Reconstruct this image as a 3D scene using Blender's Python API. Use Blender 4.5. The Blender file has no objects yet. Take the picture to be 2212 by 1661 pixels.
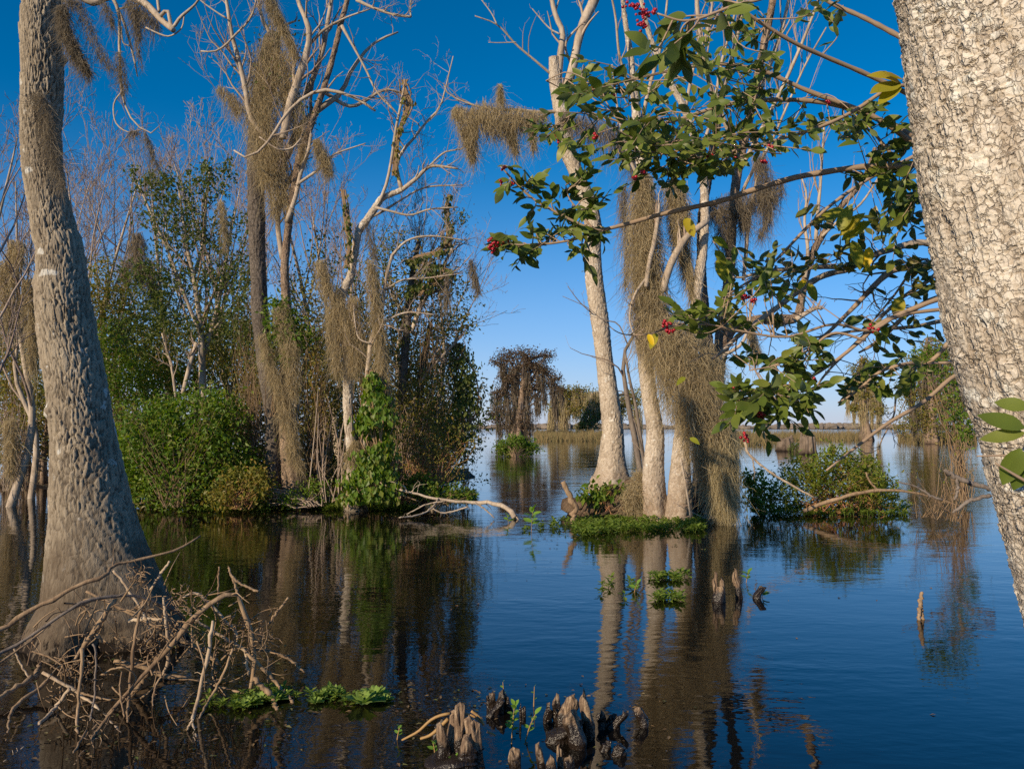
import bpy, math
import numpy as np
from mathutils import Matrix, Vector

# ------------------------------------------------------------------ camera, sky, sun
SC = bpy.context.scene
F, CX, CY, H = 1791.0, 1106.0, 830.5, 1.6          # focal length and centre in px of a 2212 x 1661 frame, eye height above water
PITCH = math.atan(94.5 / F)
cp, sp = math.cos(PITCH), math.sin(PITCH)
cam = bpy.data.cameras.new("camera"); co = bpy.data.objects.new("camera", cam)
SC.collection.objects.link(co); SC.camera = co
co.location = (0, 0, H); co.rotation_euler = (math.pi / 2 + PITCH, 0, 0)
cam.sensor_fit = 'HORIZONTAL'; cam.sensor_width = 36; cam.lens = 36 * F / 2212
cam.clip_start = 0.05; cam.clip_end = 20000

SUN_EL, SUN_AZ = math.radians(21), math.radians(-131.4)   # azimuth measured from +X, the sun stands behind the camera's left shoulder
sdir = Vector((math.cos(SUN_EL) * math.cos(SUN_AZ), math.cos(SUN_EL) * math.sin(SUN_AZ), math.sin(SUN_EL)))
w = bpy.data.worlds.new("World"); SC.world = w; w.use_nodes = True
wn = w.node_tree; wn.nodes.clear()
sky = wn.nodes.new("ShaderNodeTexSky"); sky.sky_type = 'NISHITA'; sky.sun_disc = False
sky.sun_elevation = SUN_EL; sky.sun_rotation = math.pi / 2 - SUN_AZ
sky.altitude = 4000; sky.air_density = 1.0; sky.dust_density = 0.3; sky.ozone_density = 6.0
hs = wn.nodes.new("ShaderNodeHueSaturation"); hs.inputs['Saturation'].default_value = 1.28; hs.inputs['Value'].default_value = 1.0
hs.inputs['Hue'].default_value = 0.488
bg = wn.nodes.new("ShaderNodeBackground"); bg.inputs['Strength'].default_value = 0.143
out = wn.nodes.new("ShaderNodeOutputWorld")
# pale lake haze low over the horizon, the same all round
tc = wn.nodes.new("ShaderNodeTexCoord"); sx = wn.nodes.new("ShaderNodeSeparateXYZ"); mr = wn.nodes.new("ShaderNodeMapRange"); pw = wn.nodes.new("ShaderNodeMath"); mx = wn.nodes.new("ShaderNodeMix")
mr.inputs[1].default_value = 0.36; mr.inputs[2].default_value = 0.0; pw.operation = 'POWER'; pw.inputs[1].default_value = 2.1; mx.data_type = 'RGBA'; mx.inputs[7].default_value = (3.8, 4.1, 4.9, 1)
wn.links.new(tc.outputs['Generated'], sx.inputs[0]); wn.links.new(sx.outputs[2], mr.inputs[0]); wn.links.new(mr.outputs[0], pw.inputs[0]); wn.links.new(pw.outputs[0], mx.inputs[0])
wn.links.new(sky.outputs[0], hs.inputs['Color']); wn.links.new(hs.outputs[0], mx.inputs[6]); wn.links.new(mx.outputs[2], bg.inputs[0]); wn.links.new(bg.outputs[0], out.inputs[0])
sun = bpy.data.lights.new("sun", 'SUN'); so = bpy.data.objects.new("sun", sun); SC.collection.objects.link(so)
sun.energy = 5.0; sun.angle = math.radians(0.5); sun.color = (1.0, 0.81, 0.56)
so.rotation_euler = sdir.to_track_quat('Z', 'Y').to_euler(); so.location = (-20, -20, 20)
SC.view_settings.view_transform = 'Standard'; SC.view_settings.look = 'None'
SC.view_settings.exposure = 0.0; SC.view_settings.gamma = 1.0; SC.view_settings.use_curve_mapping = False
SC.cycles.max_bounces = 6; SC.cycles.diffuse_bounces = 2; SC.cycles.glossy_bounces = 3; SC.cycles.transmission_bounces = 3
SC.cycles.transparent_max_bounces = 6; SC.cycles.use_denoising = False

# ------------------------------------------------------------------ helpers
COL = SC.collection
def RNG(s): return np.random.default_rng(s)
def D(x, y, d):                                     # frame position and distance -> point in the world
    x, y, d = np.broadcast_arrays(np.asarray(x, float), np.asarray(y, float), np.asarray(d, float))
    a, b = (x - CX) / F * d, (y - CY) / F * d
    return np.stack([a, cp * d + sp * b, H - cp * b + sp * d], -1)
def wd(y): return H / ((np.asarray(y, float) - CY) / F * cp - sp)      # distance at which the water lies at frame height y
def W(x, y): return D(x, y, wd(y))
def nrm(v): return v / np.maximum(np.linalg.norm(v, axis=-1, keepdims=True), 1e-9)
def lerp(a, b, t): return a + (b - a) * t
def sst(a, b, x):
    t = np.clip((x - a) / (b - a), 0, 1); return t * t * (3 - 2 * t)
def hash2(i, j, s):
    n = (i.astype(np.int64) * 374761393 + j.astype(np.int64) * 668265263 + s * 982451653) & 0x7fffffff
    n = ((n ^ (n >> 13)) * 1274126177) & 0x7fffffff
    return ((n ^ (n >> 16)) & 0xffff) / 65535.0
def vnoise(x, y, px=None, s=0):                     # value noise, periodic in x with period px
    i, j = np.floor(x), np.floor(y); fx, fy = x - i, y - j
    fx, fy = fx * fx * (3 - 2 * fx), fy * fy * (3 - 2 * fy)
    i0, i1 = (i, i + 1) if px is None else (np.mod(i, px), np.mod(i + 1, px))
    return lerp(lerp(hash2(i0, j, s), hash2(i1, j, s), fx), lerp(hash2(i0, j + 1, s), hash2(i1, j + 1, s), fx), fy)
def cr(pts, k):                                     # smooth resample of a polyline to k points
    p = np.asarray(pts, float); n = len(p)
    if n == 2: return lerp(p[:1], p[1:], np.linspace(0, 1, k)[:, None])
    e = np.vstack([2 * p[0] - p[1], p, 2 * p[-1] - p[-2]])
    seg = np.linalg.norm(np.diff(p[:, :3], axis=0), axis=1); cum = np.r_[0, np.cumsum(seg)]
    t = np.linspace(0, cum[-1], k); i = np.clip(np.searchsorted(cum, t, 'right') - 1, 0, n - 2)
    u = ((t - cum[i]) / np.maximum(seg[i], 1e-9))[:, None]
    a, b, c, d = e[i], e[i + 1], e[i + 2], e[i + 3]
    return .5 * ((2 * b) + (-a + c) * u + (2 * a - 5 * b + 4 * c - d) * u ** 2 + (-a + 3 * b - 3 * c + d) * u ** 3)

class B:                                            # collects geometry that becomes one mesh
    def __init__(s): s.v = []; s.f = []; s.n = 0
    def add(s, V, Fs):
        s.v.append(np.asarray(V, np.float32).reshape(-1, 3))
        for f in (Fs if isinstance(Fs, list) else [Fs]):
            if len(f): s.f.append(np.asarray(f, np.int64) + s.n)
        s.n += len(s.v[-1]); return s
    def mesh(s, name, mat, off=(0, 0, 0), smooth=True, attrs=None):
        V = np.concatenate(s.v) - np.asarray(off, np.float32); m = bpy.data.meshes.new(name)
        li = np.concatenate([f.ravel() for f in s.f]); cnt = np.concatenate([np.full(len(f), f.shape[1]) for f in s.f])
        m.vertices.add(len(V)); m.vertices.foreach_set("co", V.ravel().astype(np.float32))
        m.loops.add(len(li)); m.loops.foreach_set("vertex_index", li.astype(np.int32))
        m.polygons.add(len(cnt)); m.polygons.foreach_set("loop_start", np.r_[0, np.cumsum(cnt)[:-1]].astype(np.int32))
        m.polygons.foreach_set("use_smooth", np.full(len(cnt), smooth))
        for k, a in (attrs or {}).items():
            at = m.attributes.new(k, 'FLOAT', 'POINT'); at.data.foreach_set("value", np.asarray(a, np.float32).ravel())
        for q in (mat if isinstance(mat, (list, tuple)) else [mat]): m.materials.append(q)
        m.update(calc_edges=True); return m
    def obj(s, name, mat, parent=None, smooth=True, attrs=None, **props):
        off = np.zeros(3)
        if parent is not None:
            p = parent
            while p is not None: off = off + np.array(p.location); p = p.parent
        elif s.v:
            V = np.concatenate(s.v); off = np.array([V[:, 0].mean(), V[:, 1].mean(), V[:, 2].min()])
        o = bpy.data.objects.new(name, s.mesh(name, mat, off, smooth, attrs)); COL.objects.link(o)
        if parent is not None: o.parent = parent
        else: o.location = off
        for k, v in props.items(): o[k] = v
        return o
def thing(name, label, cat, loc=(0, 0, 0), group=None):
    o = bpy.data.objects.new(name, None); COL.objects.link(o); o.location = tuple(float(q) for q in loc); o.empty_display_size = .1
    return tag(o, label, cat, group)
def tag(o, label, cat, group=None):
    o["label"] = label; o["category"] = cat
    if group: o["group"] = group
    return o

def tubes(b, P, R, s=4, cap=False):                 # N polylines of k points each
    P = np.asarray(P, float); R = np.asarray(R, float)
    if cap:
        P = np.concatenate([P[:, :1], P, P[:, -1:]], 1); R = np.concatenate([R[:, :1] * 0 + 1e-4, R, R[:, -1:] * 0 + 1e-4], 1)
    N, k, _ = P.shape
    T = np.gradient(P, axis=1)
    if cap: T[:, 0] = T[:, 1]; T[:, -1] = T[:, -2]
    T = nrm(T); ch = np.abs(nrm(P[:, -1] - P[:, 0])); ref = np.eye(3)[np.argmin(ch, 1)][:, None, :]
    U = nrm(np.cross(T, np.broadcast_to(ref, T.shape))); V = np.cross(T, U)
    a = np.arange(s) / s * 2 * np.pi
    X = P[:, :, None] + R[:, :, None, None] * (np.cos(a)[:, None] * U[:, :, None] + np.sin(a)[:, None] * V[:, :, None])
    n, j, i = np.meshgrid(np.arange(N), np.arange(k - 1), np.arange(s), indexing='ij'); i2 = (i + 1) % s
    base = n * k * s
    f = np.stack([base + j * s + i, base + j * s + i2, base + (j + 1) * s + i2, base + (j + 1) * s + i], -1).reshape(-1, 4)
    return b.add(X, f)
def ribbons(b, P, Wd, nv):                          # N flat strands of k points, half width Wd, facing nv
    N, k, _ = P.shape
    T = nrm(np.gradient(P, axis=1)); S = nrm(np.cross(T, nv[:, None, :]))
    X = np.stack([P - S * Wd[..., None], P + S * Wd[..., None]], 2)
    n, j = np.meshgrid(np.arange(N), np.arange(k - 1), indexing='ij'); q = n * k * 2 + j * 2
    f = np.stack([q, q + 1, q + 3, q + 2], -1).reshape(-1, 4)
    return b.add(X, f)
def leaves(b, p, d, n, L, Wr=.45, fold=.25):        # N folded leaf blades
    d = nrm(d); s = nrm(np.cross(d, n)); n = np.cross(s, d); L = np.broadcast_to(np.asarray(L, float), (len(p),))[:, None]
    m = p + d * L * .48; tip = p + d * L - n * L * .12
    X = np.stack([p, m + s * L * Wr * .5 + n * L * fold * .4, tip, m - s * L * Wr * .5 + n * L * fold * .4], 1)
    q = np.arange(len(p)) * 4
    return b.add(X, np.concatenate([np.stack([q, q + 1, q + 2], -1), np.stack([q, q + 2, q + 3], -1)]))
def rdir(r, n): return nrm(r.normal(size=(n, 3)))

def branchlets(r, P, R, n, lo, hi, ang=(35, 65), up=.25, wig=.18, k=6, tmin=.25, tmax=1., rr=.55, tip=.25, keep=1., absl=None, grav=0.):
    N, K, _ = P.shape
    seg = np.linalg.norm(np.diff(P, axis=1), axis=2).sum(1)
    pi = np.repeat(np.arange(N), n); t = r.uniform(tmin, tmax, len(pi))
    if keep < 1: m = r.random(len(pi)) < keep; pi, t = pi[m], t[m]
    x = t * (K - 1); i = np.minimum(x.astype(int), K - 2); f = (x - i)[:, None]
    st = P[pi, i] * (1 - f) + P[pi, i + 1] * f; T = nrm(P[pi, i + 1] - P[pi, i])
    r0 = (R[pi, i] * (1 - f[:, 0]) + R[pi, i + 1] * f[:, 0]) * rr
    perp = nrm(np.cross(T, rdir(r, len(pi)))); a = np.radians(r.uniform(*ang, len(pi)))[:, None]
    d = nrm(T * np.cos(a) + perp * np.sin(a) + np.array([0, 0, up]))
    L = (seg[pi] if absl is None else absl) * r.uniform(lo, hi, len(pi)) * (1 - .45 * t)
    pts = [st]
    for j in range(k - 1):
        d = nrm(d + r.normal(size=d.shape) * wig + np.array([0, 0, up * .25 - grav * j])); pts.append(pts[-1] + d * (L / (k - 1))[:, None])
    return np.stack(pts, 1), r0[:, None] * np.linspace(1, tip, k)[None]

def limb(pts, d, k=14, jit=0., r=None):             # traced limb: (x, y, half width px) at distance d or (d0, d1)
    p = np.asarray(pts, float); n = len(p); dd = np.linspace(d[0], d[1], n) if isinstance(d, tuple) else np.full(n, float(d))
    q = np.c_[D(p[:, 0], p[:, 1], dd), p[:, 2] * dd / F]
    q = cr(q, k); 
    if jit and r is not None: q[1:-1, :3] += r.normal(size=(k - 2, 3)) * jit
    return q[None, :, :3], np.maximum(q[None, :, 3], .0008)

def trunk_mesh(C, R, nu, bark=(.03, .08, .007), lobes=None, seed=0, arc=None, rough=.012, smooth_z=None, knots=(), gap=.2, xw=1., mode='cell'):
    """closed bark surface round centre line C with radii R; cells of the bark stand proud of the furrows between them"""
    nv = len(C); T = nrm(np.gradient(C, axis=0))
    U = nrm(np.cross(T, np.array([0, 1., 0]) + 0 * T)); U[np.sum(U * [1, 0, 0], 1) < 0] *= -1; V = nrm(np.cross(T, U))
    S = np.r_[0, np.cumsum(np.linalg.norm(np.diff(C, axis=0), axis=1))]
    u_ = np.arange(nu) / nu; A, J = np.meshgrid(np.mod(u_ - .55 * np.sin(2 * np.pi * (u_ - .72)) / (2 * np.pi), 1.), np.arange(nv), indexing='xy'); SS = S[J]; RR = R[J]
    cw, chh, amp = bark; rm = np.median(R); nc = max(6, int(round(2 * np.pi * rm / cw)))
    wx = (vnoise(A * 7, SS / (chh * 4), 7, seed + 1) - .5) * 2.2 + (vnoise(A * nc, SS / chh * .8, nc, seed + 2) - .5) * 1.1 + (vnoise(A * nc * 3, SS / chh * 3., nc * 3, seed + 12) - .5) * .28
    gx = A * nc + wx; gy = SS / chh + (vnoise(A * nc, SS / chh, nc, seed + 3) - .5) * 1.2 + (vnoise(A * nc * 3, SS / chh * 3, nc * 3, seed + 13) - .5) * .3
    gi = np.floor(gx); F1 = np.full(A.shape, 9.); F2 = F1.copy(); cid = F1 * 0; ly = F1 * 0
    for a in (-1, 0, 1):
        ci = gi + a; sh = hash2(np.mod(ci, nc), ci * 0, seed + 4); gj = np.floor(gy + sh)
        for c in (-1, 0, 1):
            cj = gj + c; im = np.mod(ci, nc)
            dx = gx - (ci + .5 + (hash2(im, cj, seed + 5) - .5) * .75); dy = (gy + sh) - (cj + .5 + (hash2(im, cj, seed + 6) - .5) * .9)
            dist = np.sqrt(dx * dx * (1 + .5 * hash2(im, cj, seed + 14)) + dy * dy * xw); m = dist < F1
            F2 = np.where(m, F1, np.minimum(F2, dist)); cid = np.where(m, hash2(im, cj, seed + 7), cid); ly = np.where(m, dy, ly); F1 = np.where(m, dist, F1)
    fine = vnoise(A * nc * 3, SS / chh * 4, nc * 3, seed + 8)
    gn = gap * (.55 + .9 * vnoise(A * nc, SS / chh, nc, seed + 18))
    edge = sst(-.02, gn, F2 - F1 + .10 * (fine - .5)); edge = edge * (.62 + .6 * (cid - .3) + .5 * ly)
    if mode == 'ridge':
        rg = np.abs(2 * vnoise(A * nc + wx * .9, SS / (chh * 2.3), nc, seed + 19) - 1); rg2 = np.abs(2 * vnoise(A * nc * 2 + wx * 1.5, SS / (chh * 1.3), nc * 2, seed + 20) - 1)
        er = sst(.02, .42, rg) * (.7 + .3 * sst(.0, .4, rg2)); edge = er * (.55 + .45 * np.clip(edge, 0, 1.2)) * (.75 + .5 * cid)
    k = 1. if smooth_z is None else sst(smooth_z[0], smooth_z[1], C[:, 2])[J] * .6 + .4
    h = amp * k * (edge * (.6 + .8 * vnoise(A * 4, SS * 3, 4, seed + 15)) + .30 * (fine - .5) + .2 * (vnoise(A * nc * 6, SS / chh * 7, nc * 6, seed + 16) - .5))
    rad = RR + h - amp * .5 + RR * rough * 6 * (vnoise(A * 5, SS * 2.3, 5, seed + 9) - .5)
    if lobes is not None: rad = rad + lobes(A * 2 * np.pi, C[:, 2][J], SS) * RR
    for (ka, kz, kr, kh) in knots:
        da = (np.mod(A - ka + .5, 1) - .5) * 2 * np.pi * rm; q = np.sqrt(da ** 2 + (C[:, 2][J] - kz) ** 2) / kr
        rad = rad + kh * np.exp(-q ** 2 * 2)
    X = C[J] + rad[..., None] * (np.cos(A * 2 * np.pi)[..., None] * U[J] + np.sin(A * 2 * np.pi)[..., None] * V[J])
    jj, ii = np.meshgrid(np.arange(nv - 1), np.arange(nu), indexing='ij'); i2 = (ii + 1) % nu
    f = np.stack([jj * nu + ii, jj * nu + i2, (jj + 1) * nu + i2, (jj + 1) * nu + ii], -1).reshape(-1, 4)
    b = B().add(X, f)
    return b, {"plate": cid, "ridge": np.clip(edge * 1.6, 0, 1)}
def traced_trunk(pts, d, nv, z_tail=None):          # pts (x, y, half width) bottom to top -> centre line and radii
    p = np.asarray(pts, float); n = len(p); dd = np.linspace(d[0], d[1], n) if isinstance(d, tuple) else np.full(n, float(d))
    q = np.c_[D(p[:, 0], p[:, 1], dd), p[:, 2] * dd / F]
    if z_tail is not None: q = np.vstack([np.r_[q[0, :2], z_tail, q[0, 3] * 1.08], q])
    q[:, 3] *= np.cos(np.arctan((D(p[:, 0], p[:, 1], 1.)[:, 0]).mean())); q = cr(q, nv); return q[:, :3], q[:, 3]

def moss(b, r, path, depth, n, width=.0034, L=.16, hang=.6, curl=.7, k=4, depth_r=None, fringe=.12):
    L, hang, curl = L * 1.3, min(.9, hang + .06), curl * 1.1
    """tangled strands filling the round volume about a traced path of (x, y, half width px)"""
    n = int(n * .86); q = np.asarray(path, float); seg = np.hypot(*np.diff(q[:, :2], axis=0).T) * (q[:-1, 2] + q[1:, 2] + 2)
    i = r.choice(len(seg), n, p=seg / seg.sum()); t = r.random(n)
    x, y, hw = (lerp(q[i, c], q[i + 1, c], t) for c in range(3))
    a = r.uniform(0, 2 * np.pi, n); rad = np.sqrt(r.random(n)) * (1 + .18 * r.normal(size=n))
    dr = hw / F * depth if depth_r is None else depth_r
    dx = np.gradient(q[:, 0])[i]; dy = np.gradient(q[:, 1])[i]; ln = np.hypot(dx, dy) + 1e-6
    off = rad * np.cos(a) * hw
    p = D(x + off * dy / ln, y - off * dx / ln, depth + rad * np.sin(a) * dr)
    d = nrm(rdir(r, n) * (1 - hang) + np.array([0, 0, -hang])); Ls = L * r.uniform(.4, 1.5, n)
    if fringe: m = r.random(n) < fringe; Ls = np.where(m, Ls * 2.6, Ls); d[m] = nrm(d[m] * .3 + np.array([0, 0, -1]))
    pts = [p]
    for j in range(k - 1):
        d = nrm(d + r.normal(size=(n, 3)) * curl * .55 + np.array([0, 0, -hang * .35])); pts.append(pts[-1] + d * (Ls / (k - 1))[:, None])
    P = np.stack(pts, 1); wdt = width * r.uniform(.6, 1.3, n)[:, None] * np.linspace(1, .35, k)[None]
    P[..., 2] = np.maximum(P[..., 2], -.03)
    return ribbons(b, P, wdt, rdir(r, n))

def cloud(b, r, blobs, depth, n, size, Wr=.5, up=.35, droop=.2, clump=40, rzf=.7, spread=.2, zmin=.02, fold=.25, shell=.5):
    """leaves in clumps spread through ellipsoids given as (x, y, rx, ry[, depth shift])"""
    bl = np.array([(*q, 0.)[:5] for q in blobs], float); wgt = bl[:, 2] * bl[:, 3]; cen = []
    nc = np.maximum(3, (n / clump * wgt / wgt.sum()).astype(int))
    for q, m in zip(bl, nc):
        dd = depth + q[4]; c = D(q[0], q[1], dd); rx, ry = q[2] * dd / F, q[3] * dd / F
        v = rdir(r, m) * (shell + (1 - shell) * r.random((m, 1))) * np.array([rx, rx * rzf, ry]); cc = c + v
        cen.append(np.c_[cc, np.full(m, (rx * ry) ** .5)])
    cen = np.concatenate(cen); i = r.integers(0, len(cen), n)
    p = cen[i, :3] + r.normal(size=(n, 3)) * (cen[i, 3] * spread)[:, None]
    p[:, 2] = np.where(p[:, 2] < zmin, zmin + np.abs(r.normal(size=n)) * .08, p[:, 2])
    d = nrm(rdir(r, n) + np.array([0, 0, -droop])); nv = nrm(rdir(r, n) + np.array([-.42, -.5, up]))
    leaves(b, p, d, nv, size * r.uniform(.55, 1.35, n), Wr, fold)
    return cen[:, :3]
def stems(b, r, base, cen, m, r0=.012, k=6, s=4, sag=.15):
    base = np.atleast_2d(base); c = cen[r.integers(0, len(cen), m)]; a = base[r.integers(0, len(base), m)] + r.normal(size=(m, 3)) * [.12, .12, 0]
    t = np.linspace(0, 1, k)[None, :, None]; P = a[:, None] * (1 - t) + c[:, None] * t
    L = np.linalg.norm(c - a, axis=1)[:, None]; P += (np.sin(t[..., 0] * np.pi) * L * sag * r.uniform(-.6, 1, (m, 1)))[..., None] * np.array([0, 0, 1.])
    P[:, 1:] += r.normal(size=(m, k - 1, 3)) * (L * .03)[..., None]
    R = r0 * r.uniform(.4, 1.1, (m, 1)) * np.linspace(1, .3, k)[None]
    return tubes(b, P, R, s)

# ------------------------------------------------------------------ materials
class NT:
    def __init__(s, name):
        s.m = bpy.data.materials.new(name); s.m.use_nodes = True; s.t = s.m.node_tree; s.t.nodes.clear()
        s.o = s.t.nodes.new("ShaderNodeOutputMaterial")
    def n(s, typ, ins=None, **pr):
        q = s.t.nodes.new("ShaderNode" + typ)
        for k, v in pr.items(): setattr(q, k, v)
        for k, v in (ins or {}).items():
            if isinstance(v, bpy.types.NodeSocket): s.t.links.new(v, q.inputs[k])
            else: q.inputs[k].default_value = (*v, 1) if isinstance(v, tuple) and len(v) == 3 and q.inputs[k].type == 'RGBA' else v
        return q
    def mix(s, f, a, b): 
        q = s.n("Mix", data_type='RGBA'); 
        for k, v in ((0, f), (6, a), (7, b)):
            if isinstance(v, bpy.types.NodeSocket): s.t.links.new(v, q.inputs[k])
            else: q.inputs[k].default_value = v if k == 0 else (*v, 1)
        return q.outputs[2]
    def ramp(s, f, stops):
        q = s.n("ValToRGB", {0: f}); e = q.color_ramp.elements
        while len(e) < len(stops): e.new(.5)
        for el, (p, c) in zip(e, stops): el.position = p; el.color = (*c, 1) if len(c) == 3 else c
        return q.outputs[0]
    def math(s, op, a, b=0., c=None):
        q = s.n("Math", {0: a, 1: b} if c is None else {0: a, 1: b, 2: c}, operation=op); return q.outputs[0]
    def noise(s, scale, vec=None, detail=3., rough=.55):
        return s.n("TexNoise", {"Scale": scale, "Detail": detail, "Roughness": rough, **({"Vector": vec} if vec is not None else {})}).outputs[0]
    def step(s, x, lo, hi): return s.n("MapRange", {0: x, 1: lo, 2: hi}, interpolation_type='SMOOTHSTEP').outputs[0]
    def end(s, sh): s.t.links.new(sh, s.o.inputs[0]); return s.m

def leaf_mat(name, cols, trans=.3, rough=.45, spec=.4, tcol=None, rnd='island', back=None, spots=None):
    if rnd == 'island' and back is None: trans = trans + .13
    q = NT(name); g = q.n("NewGeometry")
    f = g.outputs['Random Per Island'] if rnd == 'island' else q.n("ObjectInfo").outputs['Random']
    c = q.ramp(f, [(i / max(1, len(cols) - 1), c) for i, c in enumerate(cols)])
    if spots:
        k = q.step(q.noise(28. if rnd == 'island' else 60., g.outputs['Position'], 2.), .66, .72); c = q.mix(k, c, spots)
    if back: c = q.mix(g.outputs['Backfacing'], c, back)
    tc = q.n("HueSaturation", {"Saturation": 1.15, "Value": 1.5, "Color": c}).outputs[0]
    p = q.n("BsdfPrincipled", {"Base Color": c, "Roughness": rough, "Specular IOR Level": spec})
    t = q.n("BsdfTranslucent", {"Color": tc})
    return q.end(q.n("MixShader", {0: trans, 1: p.outputs[0], 2: t.outputs[0]}).outputs[0])
def bark_mat(name, light, mid, dark, foot_z=None, foot_col=(.10, .065, .04), lichen=None, grain=14., bump=.5, furrow=.45, attr=True, crack=None, crev=None, cmix=.3, shear=0.):
    q = NT(name); g = q.n("NewGeometry"); pos = g.outputs['Position']
    n1 = q.noise(2.2, pos, 4.); sv = q.n("VectorMath", {0: pos, 1: (grain, grain, grain * .22)}, operation='MULTIPLY').outputs[0]
    n2 = q.noise(1.6, sv, 5., .65); n3 = q.noise(grain * 6, pos, 3.)
    c = q.ramp(q.math('ADD', q.math('MULTIPLY', n1, .5), q.math('MULTIPLY', n2, .5)), [(.36, dark), (.5, mid), (.62, light)])
    if attr:
        pl = q.n("Attribute", attribute_name="plate").outputs['Fac']; rg = q.n("Attribute", attribute_name="ridge").outputs['Fac']
        c = q.mix(q.math('MULTIPLY', pl, .45), c, light)
        c = q.mix(q.math('MULTIPLY', q.math('POWER', q.math('SUBTRACT', 1., rg), 1.5), furrow), c, crev or dark)
    if lichen:
        for i, (lc, sc, th, w_) in enumerate(lichen):
            v = q.n("VectorMath", {0: pos, 1: (i * 7.3, i * 3.1, i * 5.7)}, operation='ADD').outputs[0]
            c = q.mix(q.step(q.noise(sc, v, 3., .5), th, th + w_), c, lc)
    if foot_z is not None:  # bark colour turns darker brown towards the foot, edge broken by noise
        z = q.n("SeparateXYZ", {0: pos}).outputs[2]; zz = q.math('ADD', z, q.math('MULTIPLY', q.math('SUBTRACT', q.math('MULTIPLY_ADD', n2, .6, q.math('MULTIPLY', n1, .9)), .75), 1.1 * min(1, foot_z)))
        sc2 = q.mix(n2, tuple(x * .6 for x in foot_col), tuple(min(1, x * 1.5) for x in foot_col))
        c = q.mix(q.math('SUBTRACT', .92, q.math('MULTIPLY', q.step(zz, foot_z * .1, foot_z * 1.6), .92)), c, sc2)
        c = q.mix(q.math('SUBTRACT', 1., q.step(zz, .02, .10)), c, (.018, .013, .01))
    h = q.math('ADD', q.math('MULTIPLY', n2, 1.), q.math('MULTIPLY', n3, .35))
    if crack:
        if shear:
            s3 = q.n('SeparateXYZ', {0: pos}); px_ = q.math('MULTIPLY_ADD', s3.outputs[2], shear, s3.outputs[0]); pos = q.n('CombineXYZ', {0: px_, 1: s3.outputs[1], 2: s3.outputs[2]}).outputs[0]
            fv = q.n('VectorMath', {0: pos, 1: (30., 30., 4.5)}, operation='MULTIPLY').outputs[0]; fu = q.step(q.noise(1., fv, 3., .6), .50, .62)
            c = q.mix(q.math('MULTIPLY', fu, .4), c, (.33, .245, .165)); h = q.math('SUBTRACT', h, q.math('MULTIPLY', fu, 1.6))
        wv = q.n("VectorMath", {0: q.n("TexNoise", {"Scale": crack * .9, "Detail": 4., "Vector": pos}).outputs[1], 1: (1.5 / crack, 1.5 / crack, 1.5 / crack)}, operation='MULTIPLY').outputs[0]
        pv = q.n("VectorMath", {0: q.n("VectorMath", {0: pos, 1: wv}, operation='ADD').outputs[0], 1: (1., 1., .8)}, operation='MULTIPLY').outputs[0]
        vc = q.n('SeparateColor', {0: q.n("TexVoronoi", {"Scale": crack, "Vector": pv}).outputs['Color']}).outputs[0]; c = q.mix(q.math('MULTIPLY', vc, .5), c, mid); c = q.mix(q.math('MULTIPLY', q.step(n2, .58, .74), .3), c, crev or dark)
        ed = q.n("TexVoronoi", {"Scale": crack, "Vector": pv}, feature='DISTANCE_TO_EDGE').outputs[0]
        cv = q.n('MapRange', {0: ed, 1: 0., 2: q.math('MULTIPLY_ADD', q.noise(crack * .35, pos, 2.), .22, -.045)}, interpolation_type='SMOOTHSTEP').outputs[0]; c = q.mix(q.math('MULTIPLY', q.math('SUBTRACT', 1., cv), cmix), c, crev or dark); h = q.math('ADD', h, q.math('MULTIPLY', cv, 1.2))
    bp = q.n("Bump", {"Strength": bump, "Distance": .012, "Height": h})
    p = q.n("BsdfPrincipled", {"Base Color": c, "Roughness": .9, "Specular IOR Level": .15, "Normal": bp.outputs[0]})
    return q.end(p.outputs[0])
def plain_mat(name, cols, rough=.8, spec=.2, rnd='island', trans=0., noise=0., nscale=30.):
    q = NT(name); g = q.n("NewGeometry"); f = g.outputs['Random Per Island'] if rnd == 'island' else q.noise(nscale, g.outputs['Position'], 4.)
    if noise: f = q.math('ADD', q.math('MULTIPLY', f, 1 - noise), q.math('MULTIPLY', q.noise(nscale, g.outputs['Position'], 4.), noise))
    c = q.ramp(f, [(lerp(.25, .75, i / max(1, len(cols) - 1)) if rnd != 'island' else i / max(1, len(cols) - 1), c) for i, c in enumerate(cols)])
    p = q.n("BsdfPrincipled", {"Base Color": c, "Roughness": rough, "Specular IOR Level": spec}).outputs[0]
    if trans: p = q.n("MixShader", {0: trans, 1: p, 2: q.n("BsdfTranslucent", {"Color": c}).outputs[0]}).outputs[0]
    return q.end(p)

M = {}
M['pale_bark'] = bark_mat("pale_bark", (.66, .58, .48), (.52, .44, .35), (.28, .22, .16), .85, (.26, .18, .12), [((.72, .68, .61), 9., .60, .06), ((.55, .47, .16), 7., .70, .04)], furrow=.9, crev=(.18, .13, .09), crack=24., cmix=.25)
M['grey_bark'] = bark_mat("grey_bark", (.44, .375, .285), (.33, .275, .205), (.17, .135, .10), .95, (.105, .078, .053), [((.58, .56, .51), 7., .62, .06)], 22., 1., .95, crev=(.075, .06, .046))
M['plate_bark'] = bark_mat("plate_bark", (.78, .72, .63), (.60, .53, .44), (.37, .30, .23), None, lichen=[((.80, .78, .71), 11., .60, .03), ((.76, .76, .66), 4.2, .67, .02), ((.72, .60, .28), 8.5, .71, .02)], grain=26., bump=.7, furrow=.6, crev=(.20, .14, .09), crack=46., cmix=.5, shear=.215)
M['dark_bark'] = bark_mat("dark_bark", (.20, .17, .145), (.15, .125, .105), (.08, .065, .055), .5, (.09, .06, .045), None, 14., .8, .8, crev=(.03, .024, .02), crack=14.)
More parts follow.
